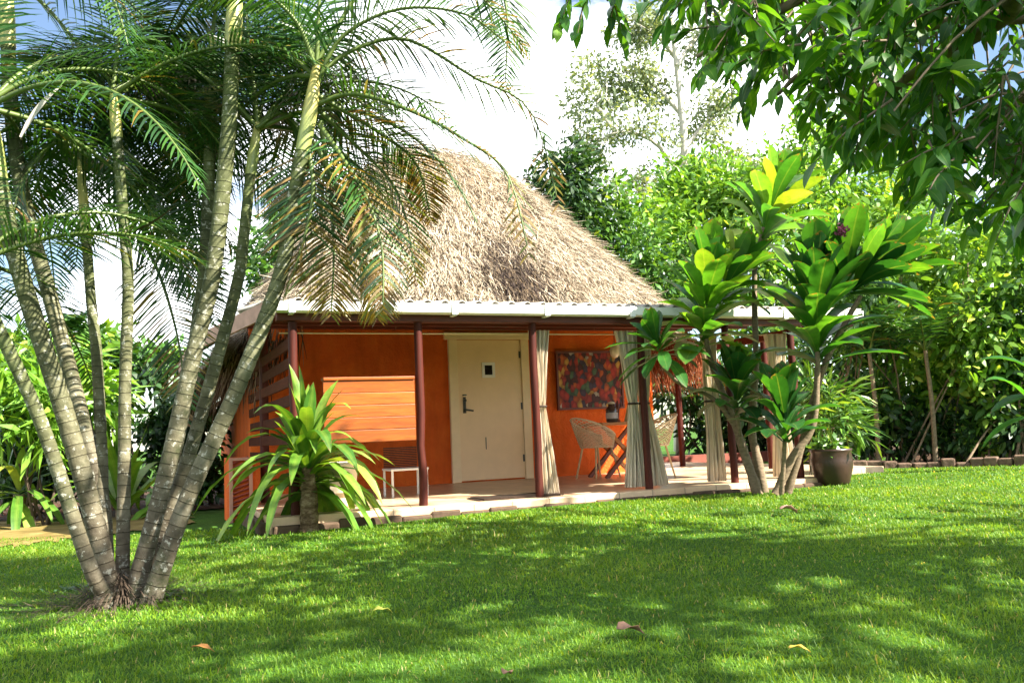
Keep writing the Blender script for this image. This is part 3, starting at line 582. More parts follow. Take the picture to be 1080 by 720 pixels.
# feathery fronds: the ones that read against roof and sky, then each crown's others
hp = heads[8][0]; Y8 = hp[1]
ex = [([(334,110),(374,99),(436,118),(488,146),(535,184),(560,275)], (0,-.35), .15, .85, .40),
      ([(334,80),(374,52),(430,42),(500,82),(560,118),(592,225)], (0,.3), .1, .85, .42),
      ([(337,132),(360,165),(388,212),(403,264),(404,330)], (0,-.3), .25, .6, .40),
      ([(331,150),(352,190),(372,250),(390,300),(398,338)], (0,.2), .6, .8, .42),
      ([(326,160),(330,205),(318,262),(298,318)], (0,-.1), .45, .7, .36),
      ([(338,128),(347,195),(352,265),(349,335)], (.05,.15), .55, .6, .46),
      ([(340,120),(372,150),(420,205),(440,300)], (.1,.4), .5, .5, .40),
      ([(334,90),(360,40),(420,10),(490,15),(540,50)], (0,-.1), .0, .2, .42),
      ([(470,-60),(515,-40),(534,10),(533,95)], (.3,.3), .0, .0, .38),
      ([(334,100),(400,140),(440,175),(455,235)], (0,.5), .4, .8, .36),
      ([(334,75),(310,20),(260,-15),(200,10)], (0,-.3), .0, .05, .4),
      ([(335,65),(390,-20),(460,-40),(520,10),(560,60)], (0,.2), .05, .3, .42)]
for px, (a, b), dry, td, Lm in ex:
    n = len(px); frond(palm, [at(x, y, Y8+a+(b-a)*i/(n-1)) for i, (x, y) in enumerate(px)], 52, Lm, dry, td)
for px, a, b in (([(8,-30),(60,20),(110,90),(140,170)], .3, .5), ([(20,60),(70,75),(115,130),(130,200)], .4, .3), ([(95,165),(60,150),(25,190),(5,260)], .2, -.1), ([(120,100),(170,85),(215,120),(240,190)], .3, .5),
                 ([(250,-30),(300,5),(340,70),(352,140)], .5, .6), ([(270,135),(300,120),(325,160),(335,230)], .3, .5), ([(122,95),(90,60),(45,70),(15,120)], .2, .5), ([(224,35),(190,60),(165,120),(160,190)], .6, .9),
                 ([(272,130),(235,110),(200,150),(190,215)], .5, .8), ([(84,170),(110,150),(150,180),(170,240)], .6, .8)):
    n = len(px); frond(palm, [at(x, y, PY+a+(b-a)*i/(n-1)) for i, (x, y) in enumerate(px)], 46, .40, .04, .15, wd=.0135)
# hanging half-yellow frond seen between the middle stems and the hut
frond(palm, [at(x, y, PY+.9) for x, y in ((150,250),(172,300),(190,370),(196,450))], 40, .36, .25, .3, up=(.3, -1, .2))
frond(palm, [at(x, y, PY+.7) for x, y in ((110,215),(160,235),(205,280),(228,340))], 40, .36, .05, .1, up=(.2, -1, .3))
for hi, (hd_, ax, r1) in enumerate(heads):
    cnt = [5, 8, 10, 9, 10, 11, 9, 9, 5][hi]; a0 = random.random()*6.28
    for k in range(cnt):
        az = a0+k*2.4; el = R(random.uniform(5, 74)); ln = random.uniform(1.25, 2.0)
        if hi == 8: az = random.uniform(R(80), R(260))
        if math.sin(az) < -.55: az = -az
        A = arc(hd_-ax*.08*random.random(), az, el, ln, random.uniform(.9, 1.9)); frond(palm, A, 46, random.uniform(.36, .50), .03, .05, hang=random.uniform(.15, .6))
    A = arc(hd_, random.random()*6.28, R(84), .9, .2); frond(palm, A, 30, .26, name='young_frond')
# dead curved sheath hooked on the stems
Geo().leaves(at(100, 248, PY-.2)[None], np.array([[1, 0, -.25]]), np.array([[0, -.4, 1.]]), .5, .05, PR_STRAP, -.6, .5, rnd=.5).build('dead_sheath', M['bark_d'], palm)
Geo().leaves(at(22, 145, PY-.2)[None], np.array([[.5, 0, 1.]]), np.array([[0, -1, .2]]), .38, .035, PR_STRAP, .3, .5, rnd=.5).build('dead_sheath', M['bark_w'], palm)
g = Geo(); n = 2200; a = RNG.random(n)*6.28; r = np.abs(RNG.normal(0, .24, n)); P = np.stack([pbase[0]+np.cos(a)*r*1.3, pbase[1]+np.sin(a)*r-.03, np.zeros(n)], 1); P[:, 2] = gz(P[:, 0], P[:, 1])+RNG.random(n)*.2*np.exp(-r*5)
g.leaves(P, np.stack([np.cos(a), np.sin(a), RNG.uniform(-.3, 1.2, n)], 1), (0, 0, 1), RNG.uniform(.04, .16, n), .005, [(0, 1), (1, .4)], .5); g.build('root_fibre', M['bark_d'], palm)

# ------------------------------------------------------------------ strap-leaved and cane plants
def rosette(g, P, axis, n, L, Wd, e0, e1, droop=(.1, 1.2), prof=PR_STRAP, fold=.25, rn=(0, .9), m=0, wave=.05, up=.0, jit=.12, stack=.2, clear=False):
    axis = nrm(axis); a = nrm(np.cross(axis, [.3, .9, .1])); b = np.cross(axis, a)
    k = np.arange(n)/max(1, n-1); th = np.arange(n)*2.39996+random.random()*6; el = R(e0)+(R(e1)-R(e0))*k**.85+RNG.normal(0, jit, n)   # angle from the axis: young to old
    rad = a*np.cos(th)[:, None]+b*np.sin(th)[:, None]
    if clear: f = (rad[:, 1] < -.6) & (k > .35); rad[f, 1] *= -1
    D = axis*np.cos(el)[:, None]+rad*np.sin(el)[:, None]
    Nn = axis*np.sin(el)[:, None]-rad*np.cos(el)[:, None]; Nn = -Nn if False else nrm(-np.cross(D, np.cross(D, axis))+1e-3*rad)
    ln = RNG.uniform(L[0], L[1], n)*np.clip(.6+.8*k, .6, 1); dr = droop[0]+(droop[1]-droop[0])*k*RNG.uniform(.6, 1.25, n)
    g.leaves(P+axis*(stack*(1-k))[:, None]-axis*stack*.5+rad*.015, D, Nn, ln, Wd*RNG.uniform(.8, 1.15, n), prof, dr, fold, RNG.uniform(rn[0], rn[1], n), m, wave)
def canes(g, paths, r0, r1, Y):
    for i_, (px, (ya, yb)) in enumerate(paths):
        if i_ == len(paths)-1 and len(paths) > 1 or len(px) == 4 and i_ > 1: r0, r1 = .026, .017
        n = len(px); C = spline([at(x, y, Y+ya+(yb-ya)*i/(n-1)) for i, (x, y) in enumerate(px)], 24); g.tube(C, np.linspace(r0, r1, 24)*(1+RNG.normal(0, .06, 24)), 9, jit=.04)
b0 = at(326, 566, 8.0); b0[2] = gz(b0[0], b0[1]); cp = thing('corn_plant', 'bright strap leaved plant on a stout trunk before the veranda', 'plant', b0)
Yc = b0[1]; ct = at(326, 500, Yc)
g = Geo(); g.tube(spline([b0-[0, 0, .05], at(326, 545, Yc), at(326, 515, Yc), at(326, 470, Yc)], 20), np.linspace(.10, .05, 20)*(1+RNG.normal(0, .05, 20)), 12, jit=.07); g.build('trunk', M['mottled'], cp, smooth=True)
g = Geo(); rosette(g, at(325, 506, Yc), (0, .12, 1), 48, (.8, 1.3), .12, 20, 84, (.5, 1.7), stack=.25, rn=(.0, .95), wave=.1, jit=.22, clear=True); rosette(g, at(324, 486, Yc), (.02, -.05, 1), 26, (.6, 1.05), .125, 5, 50, (.1, 1.3), stack=.4, rn=(.0, .9))
rosette(g, at(324, 500, Yc), (0, -.1, 1), 10, (.7, .95), .12, 12, 45, (.1, 1.4), rn=(.2, 1)); g.build('leaves', M['corn_leaf'], cp, smooth=True)

bl = ground(797, 521); c1 = thing('cane_plant', 'tall cane plant with yellowing broad leaves in front of the veranda roof', 'plant', bl, group='broad leaved cane plants'); Y1 = bl[1]
g = Geo(); canes(g, [([(800,523),(786,480),(773,440),(751,384),(742,345)], (0, 0)), ([(806,521),(798,480),(793,451),(797,379),(796,284),(806,240)], (.15, .2)), ([(776,450),(752,420),(718,405),(697,385)], (0, -.15)), ([(782,470),(778,440),(777,425)], (-.05, -.2))], .055, .024, Y1); g.build('trunk', M['cane'], c1, smooth=True)
def crown(par, px, Y, axis, n, L, Wd, e0, e1, rn, dr=(.0, .7), stack=.3, fold=.3, name='leaf_crown'):
    g = Geo(); rosette(g, at(px[0], px[1], Y), axis, n, L, Wd, e0, e1, dr, PR_OBOV, fold, rn, stack=stack); return g.build(name, M['cordy_leaf'], par, smooth=True)
crown(c1, (745, 322), Y1, (.12, -.1, 1), 52, (.5, .8), .23, 5, 66, (.42, .945), (.0, .5), stack=.95)
crown(c1, (768, 300), Y1+.1, (.45, 0, 1), 22, (.5, .75), .2, 8, 55, (.42, .96), stack=.5)
crown(c1, (812, 225), Y1+.2, (.35, -.1, 1), 40, (.5, .8), .22, 5, 60, (.42, .885), (.0, .5), stack=.7)
crown(c1, (695, 368), Y1-.15, (-.25, -.1, 1), 26, (.4, .62), .13, 10, 95, (.2, .8), (.1, .7), stack=.18)
crown(c1, (777, 415), Y1-.2, (0, -.1, 1), 24, (.4, .65), .19, 6, 60, (0, .5), stack=.4)
br = ground(828, 521); c2 = thing('cane_plant', 'dark broad leaved cane plant leaning right, beside the clay pot', 'plant', br, group='broad leaved cane plants'); Y2 = br[1]-.25
g = Geo(); canes(g, [([(818,521),(836,482),(857,450),(862,395),(862,365)], (.1, 0)), ([(830,521),(845,470),(866,395),(886,350),(908,312)], (.2, .0)), ([(824,521),(827,480),(828,455)], (0, -.2))], .045, .022, Y2); g.build('trunk', M['cane'], c2, smooth=True)
crown(c2, (862, 335), Y2, (0, -.15, 1), 54, (.55, .85), .24, 4, 60, (0, .62), (.0, .4), stack=1.0)
crown(c2, (912, 290), Y2+.05, (.75, -.1, .8), 36, (.6, .95), .2, 4, 50, (0, .78), (.0, .4), stack=.5)
crown(c2, (893, 285), Y2+.1, (.15, 0, 1), 18, (.6, .8), .2, 8, 45, (0, .7), (.0, .4), stack=.4)
crown(c2, (828, 445), Y2-.2, (-.05, -.1, 1), 26, (.45, .7), .2, 5, 55, (0, .45), stack=.45)
g = Geo(); n = 70; P = at(888, 243, Y2-.1)+RNG.normal(0, .024, (n, 3)); g.leaves(P, RNG.normal(0, 1, (n, 3)), RNG.normal(0, 1, (n, 3)), .05, .03, PR_DIA); g.build('flower', M['flower'], c2)

# ------------------------------------------------------------------ leafy trees and shrubs
def leafcloud(g, c, r, n, size, m=1, sub=9, up=.5, asp=.45, rn=(0, 1), prof=PR_DIA, droop=.3, fold=0):
    c = np.array(c, float); r = np.array(r if np.ndim(r) else (r, r, r), float)
    d = nrm(RNG.normal(0, 1, (sub, 3))); cc = c+d*r*RNG.uniform(.35, .95, (sub, 1)); k = RNG.integers(0, sub, n); tone = RNG.uniform(-.22, .22, sub)
    P = cc[k]+RNG.normal(0, 1, (n, 3))*r*.26
    D = nrm((P-c)/r+RNG.normal(0, .7, (n, 3))+np.array([0, 0, -.1])); Nn = nrm(RNG.normal(0, .7, (n, 3))+np.array([0, 0, up])+.4*(P-c)/r)
    ln = size*RNG.uniform(.6, 1.3, n); rv = np.clip(rn[0]+(rn[1]-rn[0])*RNG.beta(2, 2, n)+tone[k]*(rn[1]-rn[0]), 0, 1)
    g.leaves(P, D, Nn, ln, ln*asp, prof, droop, fold, rv, m)
def shrub(name, label, cat, base, clumps, mat, bark, leaf=.12, group=None, stems=5, sr=.025, asp=.45, up=.5, rn=(0, 1), spread=.3, prof=PR_DIA, fold=0):
    root = thing(name, label, cat, base, group=group); g = Geo(); gs = Geo(); base = np.array(base, float)
    for c, r, n in clumps: leafcloud(g, c, r, n, leaf, 0, up=up, asp=asp, rn=rn, sub=10 if n < 900 else 18, prof=prof, fold=fold)
    for k in range(stems):
        c = np.array(clumps[k % len(clumps)][0]); b = base+np.array([random.uniform(-1, 1)*spread, random.uniform(-.3, .3)*spread, -.05]); mid = (b*.45+c*.55)+np.array([random.uniform(-.2, .2), 0, 0])
        gs.tube(spline([b, mid, c], 10), np.linspace(sr, sr*.35, 10), 6, jit=.08)
    gs.build('trunk' if stems <= 2 else 'stems', bark, root, smooth=True); g.build('foliage', mat, root); return root
def cl(px, py, Y, r, n, ry=None): k = Y/FPX; return (at(px, py, Y), (r*k, (ry or r)*k, r*k), n)
def gpt(px, Y): P = at(px, 470, Y); P[2] = gz(P[0], P[1]); return P

BG = 'trees rising behind the hut'
shrub('leafy_tree', 'dark leafy tree touching the top right of the thatch', 'tree', gpt(590, 21), [cl(588,185,21,38,1500), cl(600,225,21,40,1500), cl(580,260,21,40,900)], M['bush_d'], M['bark_d'], .2, BG, 2, .08)
shrub('leafy_tree', 'mid green rounded tree above the right slope of the thatch', 'tree', gpt(650, 22), [cl(640,235,22,50,1900), cl(668,280,21,48,1900), cl(615,250,22,38,1000), cl(690,310,21,50,1500)], M['bush'], M['bark_d'], .2, BG, 2, .09)
shrub('leafy_tree', 'bright lime tree behind the left cane plant', 'tree', gpt(715, 24), [cl(722,195,24,34,1400), cl(700,240,23,46,1900), cl(755,240,23,48,1900), cl(735,280,22,50,1500)], M['bush_b'], M['bark'], .22, BG, 2, .08)
shrub('leafy_tree', 'bright spreading tree between the two cane plants', 'tree', gpt(840, 22), [cl(820,215,22,48,1700), cl(870,200,22,50,1800), cl(850,265,21,52,1800), cl(790,290,21,46,1500), cl(910,230,22,48,1600), cl(795,205,22.5,40,1300), cl(850,165,22.5,44,1400), cl(760,215,23,40,1200), cl(960,215,22,50,1500)], M['bush_b'], M['bark'], .2, BG, 2, .08)
shrub('leafy_tree', 'green tree glimpsed between the palm stems and the thatch', 'tree', gpt(300, 24), [cl(305,250,24,36,1300), cl(280,290,24,34,1000), cl(330,290,24,34,900)], M['bush'], M['bark'], .22, BG, 2, .08)
# tall sparse tree
sb = gpt(716, 27); spt = thing('sparse_tall_tree', 'tall sparse tree with pale trunk and small pale leaves against the sky', 'tree', sb, group=BG)
Ys = 27.; g = Geo(); gl = Geo()
trunk = spline([sb, at(718, 250, Ys), at(722, 160, Ys), at(716, 90, Ys), at(708, 20, Ys)], 24); g.tube(trunk, np.linspace(.17, .07, 24), 9, jit=.04)
for px in ([(720,190),(690,150),(650,140),(610,165)], [(720,160),(745,130),(775,110)], [(718,120),(690,90),(665,75)], [(714,70),(735,40),(760,30)], [(722,200),(750,180),(790,165)], [(718,220),(680,200),(640,195)], [(712,60),(690,35),(672,25)], [(650,140),(630,110),(640,85)]):
    C = spline([at(x, y, Ys+random.uniform(-.6, .6)) for x, y in px], 12); g.tube(C, np.linspace(.085, .025, 12), 6, jit=.06)
    for k in range(5, 12, 1):
        P = C[k]; gl.tube([P, P+RNG.normal(0, .45, 3)], [.02, .008], 4, m=1); leafcloud(gl, P+RNG.normal(0, .35, 3), (.9, .9, .6), 250, .16, 0, sub=4, asp=.5)
g.build('trunk', M['bark_w'], spt, smooth=True); gl.build('foliage', [M['pale_leaf'], M['bark_w']], spt)

HG = 'shrubs of the garden border'
rows = [('tall leafy shrub with mixed leaves right of the clay pot', 915, 14.5, [(915,300,42),(905,360,40),(935,420,36),(900,430,30)], 'bush', .16),
        ('light green shrub with drooping leaves right of the leaning cane plant', 960, 14.8, [(955,255,44),(975,310,46),(960,370,44),(985,420,34)], 'bush_b', .17),
        ('dense bright shrub under the overhanging branches at the border', 1020, 14.0, [(1020,270,46),(1035,340,48),(1015,400,44),(1045,440,34)], 'bush_b', .17),
        ('mid green shrub at the right end of the stone border', 1085, 13.2, [(1080,290,48),(1090,360,52),(1075,420,44)], 'bush', .18)]
for lab, px, Y, cs, m, ls in rows:
    shrub('border_shrub', lab, 'shrub', gpt(px, Y), [cl(x, y, Y+random.uniform(-.4, .4), r, int(r*r*.42)) for x, y, r in cs], M[m], M['cane'], ls, HG, 15, .02, spread=1.1, asp=.42, prof=PR_LEAF)
for i, (px, py, Y) in enumerate(((925, 455, 14.3), (985, 460, 14.2), (1045, 455, 13.7), (1100, 450, 13.2))):
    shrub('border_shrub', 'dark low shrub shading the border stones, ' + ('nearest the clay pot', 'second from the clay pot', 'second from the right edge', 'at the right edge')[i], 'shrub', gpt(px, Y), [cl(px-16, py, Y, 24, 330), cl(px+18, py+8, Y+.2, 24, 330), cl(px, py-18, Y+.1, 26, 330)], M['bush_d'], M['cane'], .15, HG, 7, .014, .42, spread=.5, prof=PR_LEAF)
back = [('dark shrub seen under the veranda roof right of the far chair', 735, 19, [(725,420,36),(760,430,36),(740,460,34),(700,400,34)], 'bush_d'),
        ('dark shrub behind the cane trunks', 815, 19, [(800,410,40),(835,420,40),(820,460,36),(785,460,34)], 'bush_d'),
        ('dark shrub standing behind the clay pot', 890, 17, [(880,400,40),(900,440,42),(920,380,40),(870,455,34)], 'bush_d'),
        ('deep green shrub in the second row behind the light shrub', 980, 18, [(960,320,50),(1000,380,52),(970,430,50),(1010,300,50)], 'bush'),
        ('deep green shrub in the second row at the far right', 1080, 17, [(1060,250,60),(1080,330,60),(1060,420,56),(1110,390,56)], 'bush'),
        ('green shrub behind the second row, under the bright spreading tree', 880, 20, [(850,320,50),(900,300,55),(940,290,55),(800,350,46)], 'bush')]
for lab, px, Y, cs, m in back:
    shrub('border_shrub', lab, 'shrub', gpt(px, Y), [cl(x, y, Y+random.uniform(-.5, .5), r, int(r*r*.5)) for x, y, r in cs], M[m], M['bark_d'], .2, HG, 6, .03, spread=.8)
# feathery young palms in the border
for lab, px, py, Y, hts in (('young feathery palm at the border, tallest of the two', 985, 440, 13.6, 8), ('small feathery palm near the end of the border', 925, 450, 13.9, 6)):
    P = gpt(px, Y); root = thing('young_palm', lab, 'palm tree', P, group='young palms in the border'); hd_ = P+np.array([0, 0, 1.75])
    Geo().tube(spline([P-[0, 0, .05], P+[.03, 0, .9], hd_], 8), np.linspace(.04, .03, 8), 8).build('stem', M['cane'], root, smooth=True)
    for k in range(hts): frond(root, arc(hd_, k*2.4, R(random.uniform(45, 78)), random.uniform(1.2, 1.7), random.uniform(.8, 1.5)), 34, .34, .02, .02, .03)
# banana-like big leaves on the right edge
P = gpt(1100, 11.5); root = thing('banana_plant', 'broad leaved banana plant reaching in from the right edge', 'plant', P)
g = Geo(); ll = [((1100,420),(-1,.0,.25),.75),((1090,430),(-.6,-.2,.9),.9),((1085,440),(-.5,.2,-.1),.7),((1100,400),(-.7,.1,.8),.9),((1110,420),(.3,0,1),1.0)]
for (x, y), d, L_ in ll: g.leaves(at(x, y, 11.5)[None], np.array([d]), np.array([[.2, -.3, 1.]]), L_, .24, PR_STRAP, .5, .25, RNG.uniform(0, .6, 1))
g.build('leaves', M['cordy_leaf'], root, smooth=True); Geo().tube(spline([P, at(1098, 425, 11.5)], 6), .05, 8).build('stem', M['cane'], root, smooth=True)
# border stones
sbk = ['rough brown stone of the low border', ]
g = Geo(); root = None
pts = [ground(x, y) for x, y in np.column_stack([np.linspace(884, 1100, 15), np.linspace(494.5, 490, 15)])]
for i in range(14):
    a, b = pts[i], pts[i+1]; h = random.uniform(.05, .15); a = a+np.array([0, random.uniform(-.05, .05), 0]); g.bar(a+[0, 0, h/2-.03], b+[0, 0, h/2-.03], random.uniform(.16, .22), h+.06, rnd=random.random())
tag(g.build('stone_border', M['stone'], bevel=.02), 'low brown stone border between lawn and shrubs', 'border')
g = Geo(); a, b = H(3.6, -2.9, -.05), H(9.5, -2.2, -.05); g.bar(a, b, .2, .3); tag(g.build('red_kerb', plain('red_kerb_paint', (.22, .06, .04), .8, .3)), 'long low red kerb beyond the veranda floor', 'kerb')
# soil bed under shrubs
g = Geo(); n = 24; xa = np.linspace(0, 1, n)
F1 = [ground(x, y)+[0, 0, .015] for x, y in zip(np.linspace(880, 1180, n), np.linspace(493.5, 487, n))]; F2 = [p+np.array([.8, 9, .05]) for p in F1]
g.add(np.array(F1+F2), [(i, i+1, n+i+1, n+i) for i in range(n-1)]); tag(g.build('border_soil', M['litter']), kind='structure')
# clay pot
pb = ground(879, 511); pr = thing('clay_pot', 'large dark clay pot with low green plant beside the cane trunks', 'pot', pb)
g = Geo().lathe([(0, 0), (.165, 0), (.185, .03), (.225, .18), (.235, .28), (.222, .36), (.232, .385), (.236, .41), (.21, .41), (.2, .34), (0, .33)], (0, 0, 0), 32); g.build('pot', M['pot'], pr, local=True, smooth=True)
g = Geo(); leafcloud(g, pb+[0, 0, .42], (.2, .2, .08), 260, .09, 0); g.build('foliage', M['bush'], pr)
shrub('fine_leaf_shrub', 'fine leaved green shrub with narrow leaves just behind the clay pot', 'shrub', gpt(868, 11.6), [cl(866,425,11.6,30,420), cl(880,450,11.6,26,300)], M['bush'], M['bark'], .26, None, 4, .015, .13, up=.8)

# ------------------------------------------------------------------ garden on the left
LG = 'garden plants beyond the palm'
g = Geo(); root = thing('lily_plant', 'tall bright strap leaved lily behind the middle palm stems', 'plant', ground(130, 548), group=LG); b = ground(130, 548)
rosette(g, b+[0, 0, .1], (0, 0, 1), 18, (1.1, 1.75), .15, 4, 45, (.1, .8), rn=(.35, 1), stack=.15); rosette(g, b+[.55, -.1, .15], (.1, -.1, 1), 14, (.6, 1.0), .12, 15, 90, (.4, 1.5), rn=(.1, .9), stack=.1)
g.build('leaves', M['corn_leaf'], root, smooth=True); Geo().tube(np.linspace(b-[0, 0, .05], b+[0, 0, .3], 6), .09, 10).build('stalk', M['cane'], root, smooth=True)
g = Geo(); b = ground(20, 556); root = thing('lily_plant', 'strap leaved lily with drooping leaves at the left edge', 'plant', b, group=LG)
rosette(g, b+[0, 0, .4], (0, 0, 1), 22, (.8, 1.2), .12, 15, 100, (.4, 1.5), rn=(.2, 1), stack=.2); g.build('leaves', M['corn_leaf'], root, smooth=True); Geo().tube(np.linspace(b-[0, 0, .05], b+[0, 0, .4], 6), .07, 10).build('stalk', M['cane'], root, smooth=True)
sh = shrub('garden_shrub', 'bright shrub with long leaves and red flowers behind the leaning stems', 'shrub', gpt(40, 11), [cl(20,400,11.4,34,420), cl(60,395,11.6,32,400), cl(45,440,11,36,460), cl(5,445,11,34,360), cl(90,420,11.6,30,340)], M['bush_b'], M['bark_d'], .34, LG, 7, .02, .2, .6)
n = 40; Geo().leaves(at(45, 450, 10.6)+RNG.normal(0, .014, (n, 3)), RNG.normal(0, 1, (n, 3)), RNG.normal(0, 1, (n, 3)), .08, .03, PR_DIA).build('flower', M['red_flower'], sh)
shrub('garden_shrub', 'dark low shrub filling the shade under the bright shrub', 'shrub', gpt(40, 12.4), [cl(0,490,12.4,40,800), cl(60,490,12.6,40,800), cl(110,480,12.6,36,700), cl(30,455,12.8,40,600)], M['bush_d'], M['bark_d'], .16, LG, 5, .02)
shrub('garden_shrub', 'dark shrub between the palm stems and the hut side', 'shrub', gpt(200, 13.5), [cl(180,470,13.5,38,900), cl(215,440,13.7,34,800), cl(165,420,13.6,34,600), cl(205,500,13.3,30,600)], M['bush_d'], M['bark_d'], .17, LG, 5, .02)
shrub('garden_shrub', 'green bushy shrub far behind the lily', 'shrub', gpt(150, 16), [cl(120,400,16,34,700), cl(160,385,16,30,600), cl(90,375,16,30,600), cl(190,395,16,30,500)], M['bush'], M['bark_d'], .22, LG, 4, .03)
shrub('garden_shrub', 'broad green shrub on the horizon at the far left', 'shrub', gpt(20, 18), [cl(-20,395,18,38,700), cl(30,385,18,32,700), cl(70,400,18,30,600)], M['bush'], M['bark_d'], .24, LG, 4, .03)
P = gpt(70, 38); root = thing('coconut_palm', 'distant coconut palm against the blue sky between stems', 'palm tree', P); hd_ = at(72, 352, 38)
Geo().tube(spline([P, at(76, 400, 38), hd_], 10), np.linspace(.2, .12, 10), 8).build('trunk', M['bark'], root, smooth=True)
for k in range(14): frond(root, arc(hd_, k*2.4, R(random.uniform(5, 70)), random.uniform(1.6, 2.3), random.uniform(.9, 1.8)), 30, .7, .05, .1, .15)
# dry earth strip and litter on the left
def patch(name, poly, mat, dz):
    q = np.array(list(poly)+[poly[0]], float); u = np.linspace(0, len(poly), 140)[:-1]; j = np.minimum(u.astype(int), len(poly)-1); f = (u-j)[:, None]
    poly = q[j]*(1-f)+q[j+1]*f+RNG.normal(0, 1, (139, 2))*np.array([5, 1.3])
    P = np.array([ground(x, y)+[0, 0, dz] for x, y in poly]); c = P.mean(0); n = len(P); return tag(Geo().add(np.vstack([P, c]), T=[(i, (i+1) % n, n) for i in range(n)][::-1]).build(name, mat), kind='structure')
patch('dirt_path', [(-120,588),(0,576),(70,570),(135,562),(200,552),(190,540),(120,545),(40,550),(-120,556)], M['earth'], .014)
patch('bare_soil', [(-120,555),(40,549.5),(120,544.5),(190,539.5),(240,535),(235,512),(120,515),(-120,520)], M['litter'], .02)
for i, (x, y, col, lab) in enumerate([(60, 541, 'brown_leaf', 'heap of reddish dry palm leaves on the bare soil')]):
    b = ground(x, y); g = Geo(); n = 260; P = b+np.column_stack([RNG.normal(0, .55, n), RNG.normal(0, .15, n), np.abs(RNG.normal(.05, .05, n))]); a = RNG.normal(0, .5, n)
    g.leaves(P, np.stack([np.cos(a), np.sin(a), RNG.normal(0, .12, n)], 1), (0, 0, 1), RNG.uniform(.3, .8, n), .02, PR_LFT, .2); tag(g.build('dry_leaf_heap', M['fringe'], base=b), lab, 'leaf heap')

# ------------------------------------------------------------------ overhanging tree at the right
RNG = np.random.default_rng(4); random.seed(4)
tb_ = np.array([6.6, 3.2, 0.]); tb_[2] = gz(tb_[0], tb_[1]); ot = thing('overhanging_tree', 'large tree whose dark glossy leafy branches overhang from upper right', 'tree', tb_)
gb = Geo(); gl = Geo()
gb.tube(spline([tb_-[0, 0, .1], tb_+[-.1, .05, 1.5], tb_+[.05, .2, 3.2], tb_+[-.3, .4, 4.6], tb_+[-.2, .6, 6.0]], 24), np.linspace(.24, .1, 24), 12, jit=.05)
def sprig(P, D, n=11, L_=.34, lf=(.10, .165), mat=0, asp=.40):
    D = nrm(D); t = np.linspace(.15, 1, n); C = P+D*(t*L_)[:, None]+np.array([0, 0, -1])*(t**2*L_*.25)[:, None]
    S = nrm(np.cross(D, [0, 0, 1.])); sd = np.where(np.arange(n) % 2, 1, -1)[:, None]
    T = nrm(S*sd*RNG.uniform(.5, 1.1, (n, 1))+D*.6+np.array([0, 0, -.28])+RNG.normal(0, .35, (n, 3))); Nn = nrm(np.array([0, 0, 1.])+RNG.normal(0, .45, (n, 3)))
    ln = RNG.uniform(lf[0], lf[1], n); gl.leaves(C, T, Nn, ln, ln*asp, PR_LEAF, RNG.uniform(.2, .9, n), .22, np.clip(RNG.beta(2, 2.3, n), 0, .999)*.97+(RNG.random(n) < .006)*.03, 0)
    gl.tube(np.vstack([P, C[n//2], C[-1]]), [.006, .004, .002], 4, m=1, caps=False)
from_poly = np.array([(735,-90),(745,10),(765,45),(800,30),(825,80),(850,90),(880,70),(905,120),(950,165),(985,165),(1015,190),(1050,200),(1120,210),(1190,180),(1190,-90)], float)
def inside(x, y, p=from_poly):
    c = False; j = len(p)-1
    for i in range(len(p)):
        if (p[i][1] > y) != (p[j][1] > y) and x < (p[j][0]-p[i][0])*(y-p[i][1])/(p[j][1]-p[i][1])+p[i][0]: c = not c
        j = i
    return c
limbs = []
for px, ya, yb in ([(1180,-140),(1040,-70),(900,-30),(790,30),(735,60)], 3.6, 4.4), ([(1180,-60),(1060,20),(960,80),(900,140)], 3.4, 4.6), ([(1200,60),(1110,90),(1040,130),(985,185)], 3.6, 5.0), ([(1180,-200),(980,-150),(800,-80),(690,-30),(640,0)], 3.4, 4.0), ([(1200,120),(1120,160),(1060,200)], 3.8, 4.6), ([(1190,-100),(1110,10),(1010,20),(860,70),(820,100)], 4.2, 5.2):
    n = len(px); C = spline([tb_+np.array([-.2, .4, 4.0])]+[at(x, y, ya+(yb-ya)*i/(n-1)) for i, (x, y) in enumerate(px)], 30); gb.tube(C, np.linspace(.06, .010, 30), 7, jit=.05); limbs.append(C)
LC = np.vstack([c[8:] for c in limbs]); cnt = 0
while cnt < 300:
    x, y = random.uniform(680, 1175), random.uniform(-70, 240)
    if not inside(x, y): continue
    if x > 1015 and -10 < y < 85 and random.random() < .8: continue
    if x < 930 and random.random() < .28: continue
    P = at(x, y, random.uniform(3.5, 5.4)); k = np.argmin(np.linalg.norm(LC-P, axis=1)); Q = LC[k]
    if cnt % 3 == 0: gl.tube(spline([Q, (P+Q)/2+[0, 0, .05], P], 5), [.008, .007, .006, .005, .004], 4, m=1, caps=False)
    sprig(P-np.array([0, 0, -.05]), np.array([random.uniform(-1, .2), random.uniform(-.5, .5), random.uniform(-.7, .1)])); cnt += 1
for x, y in ((640,-18),(622,-22),(655,-25),(610,-25)): sprig(at(x, y, 4.0), np.array([random.uniform(-.6, .2), 0, -.6]), 9, .22, (.09, .14))
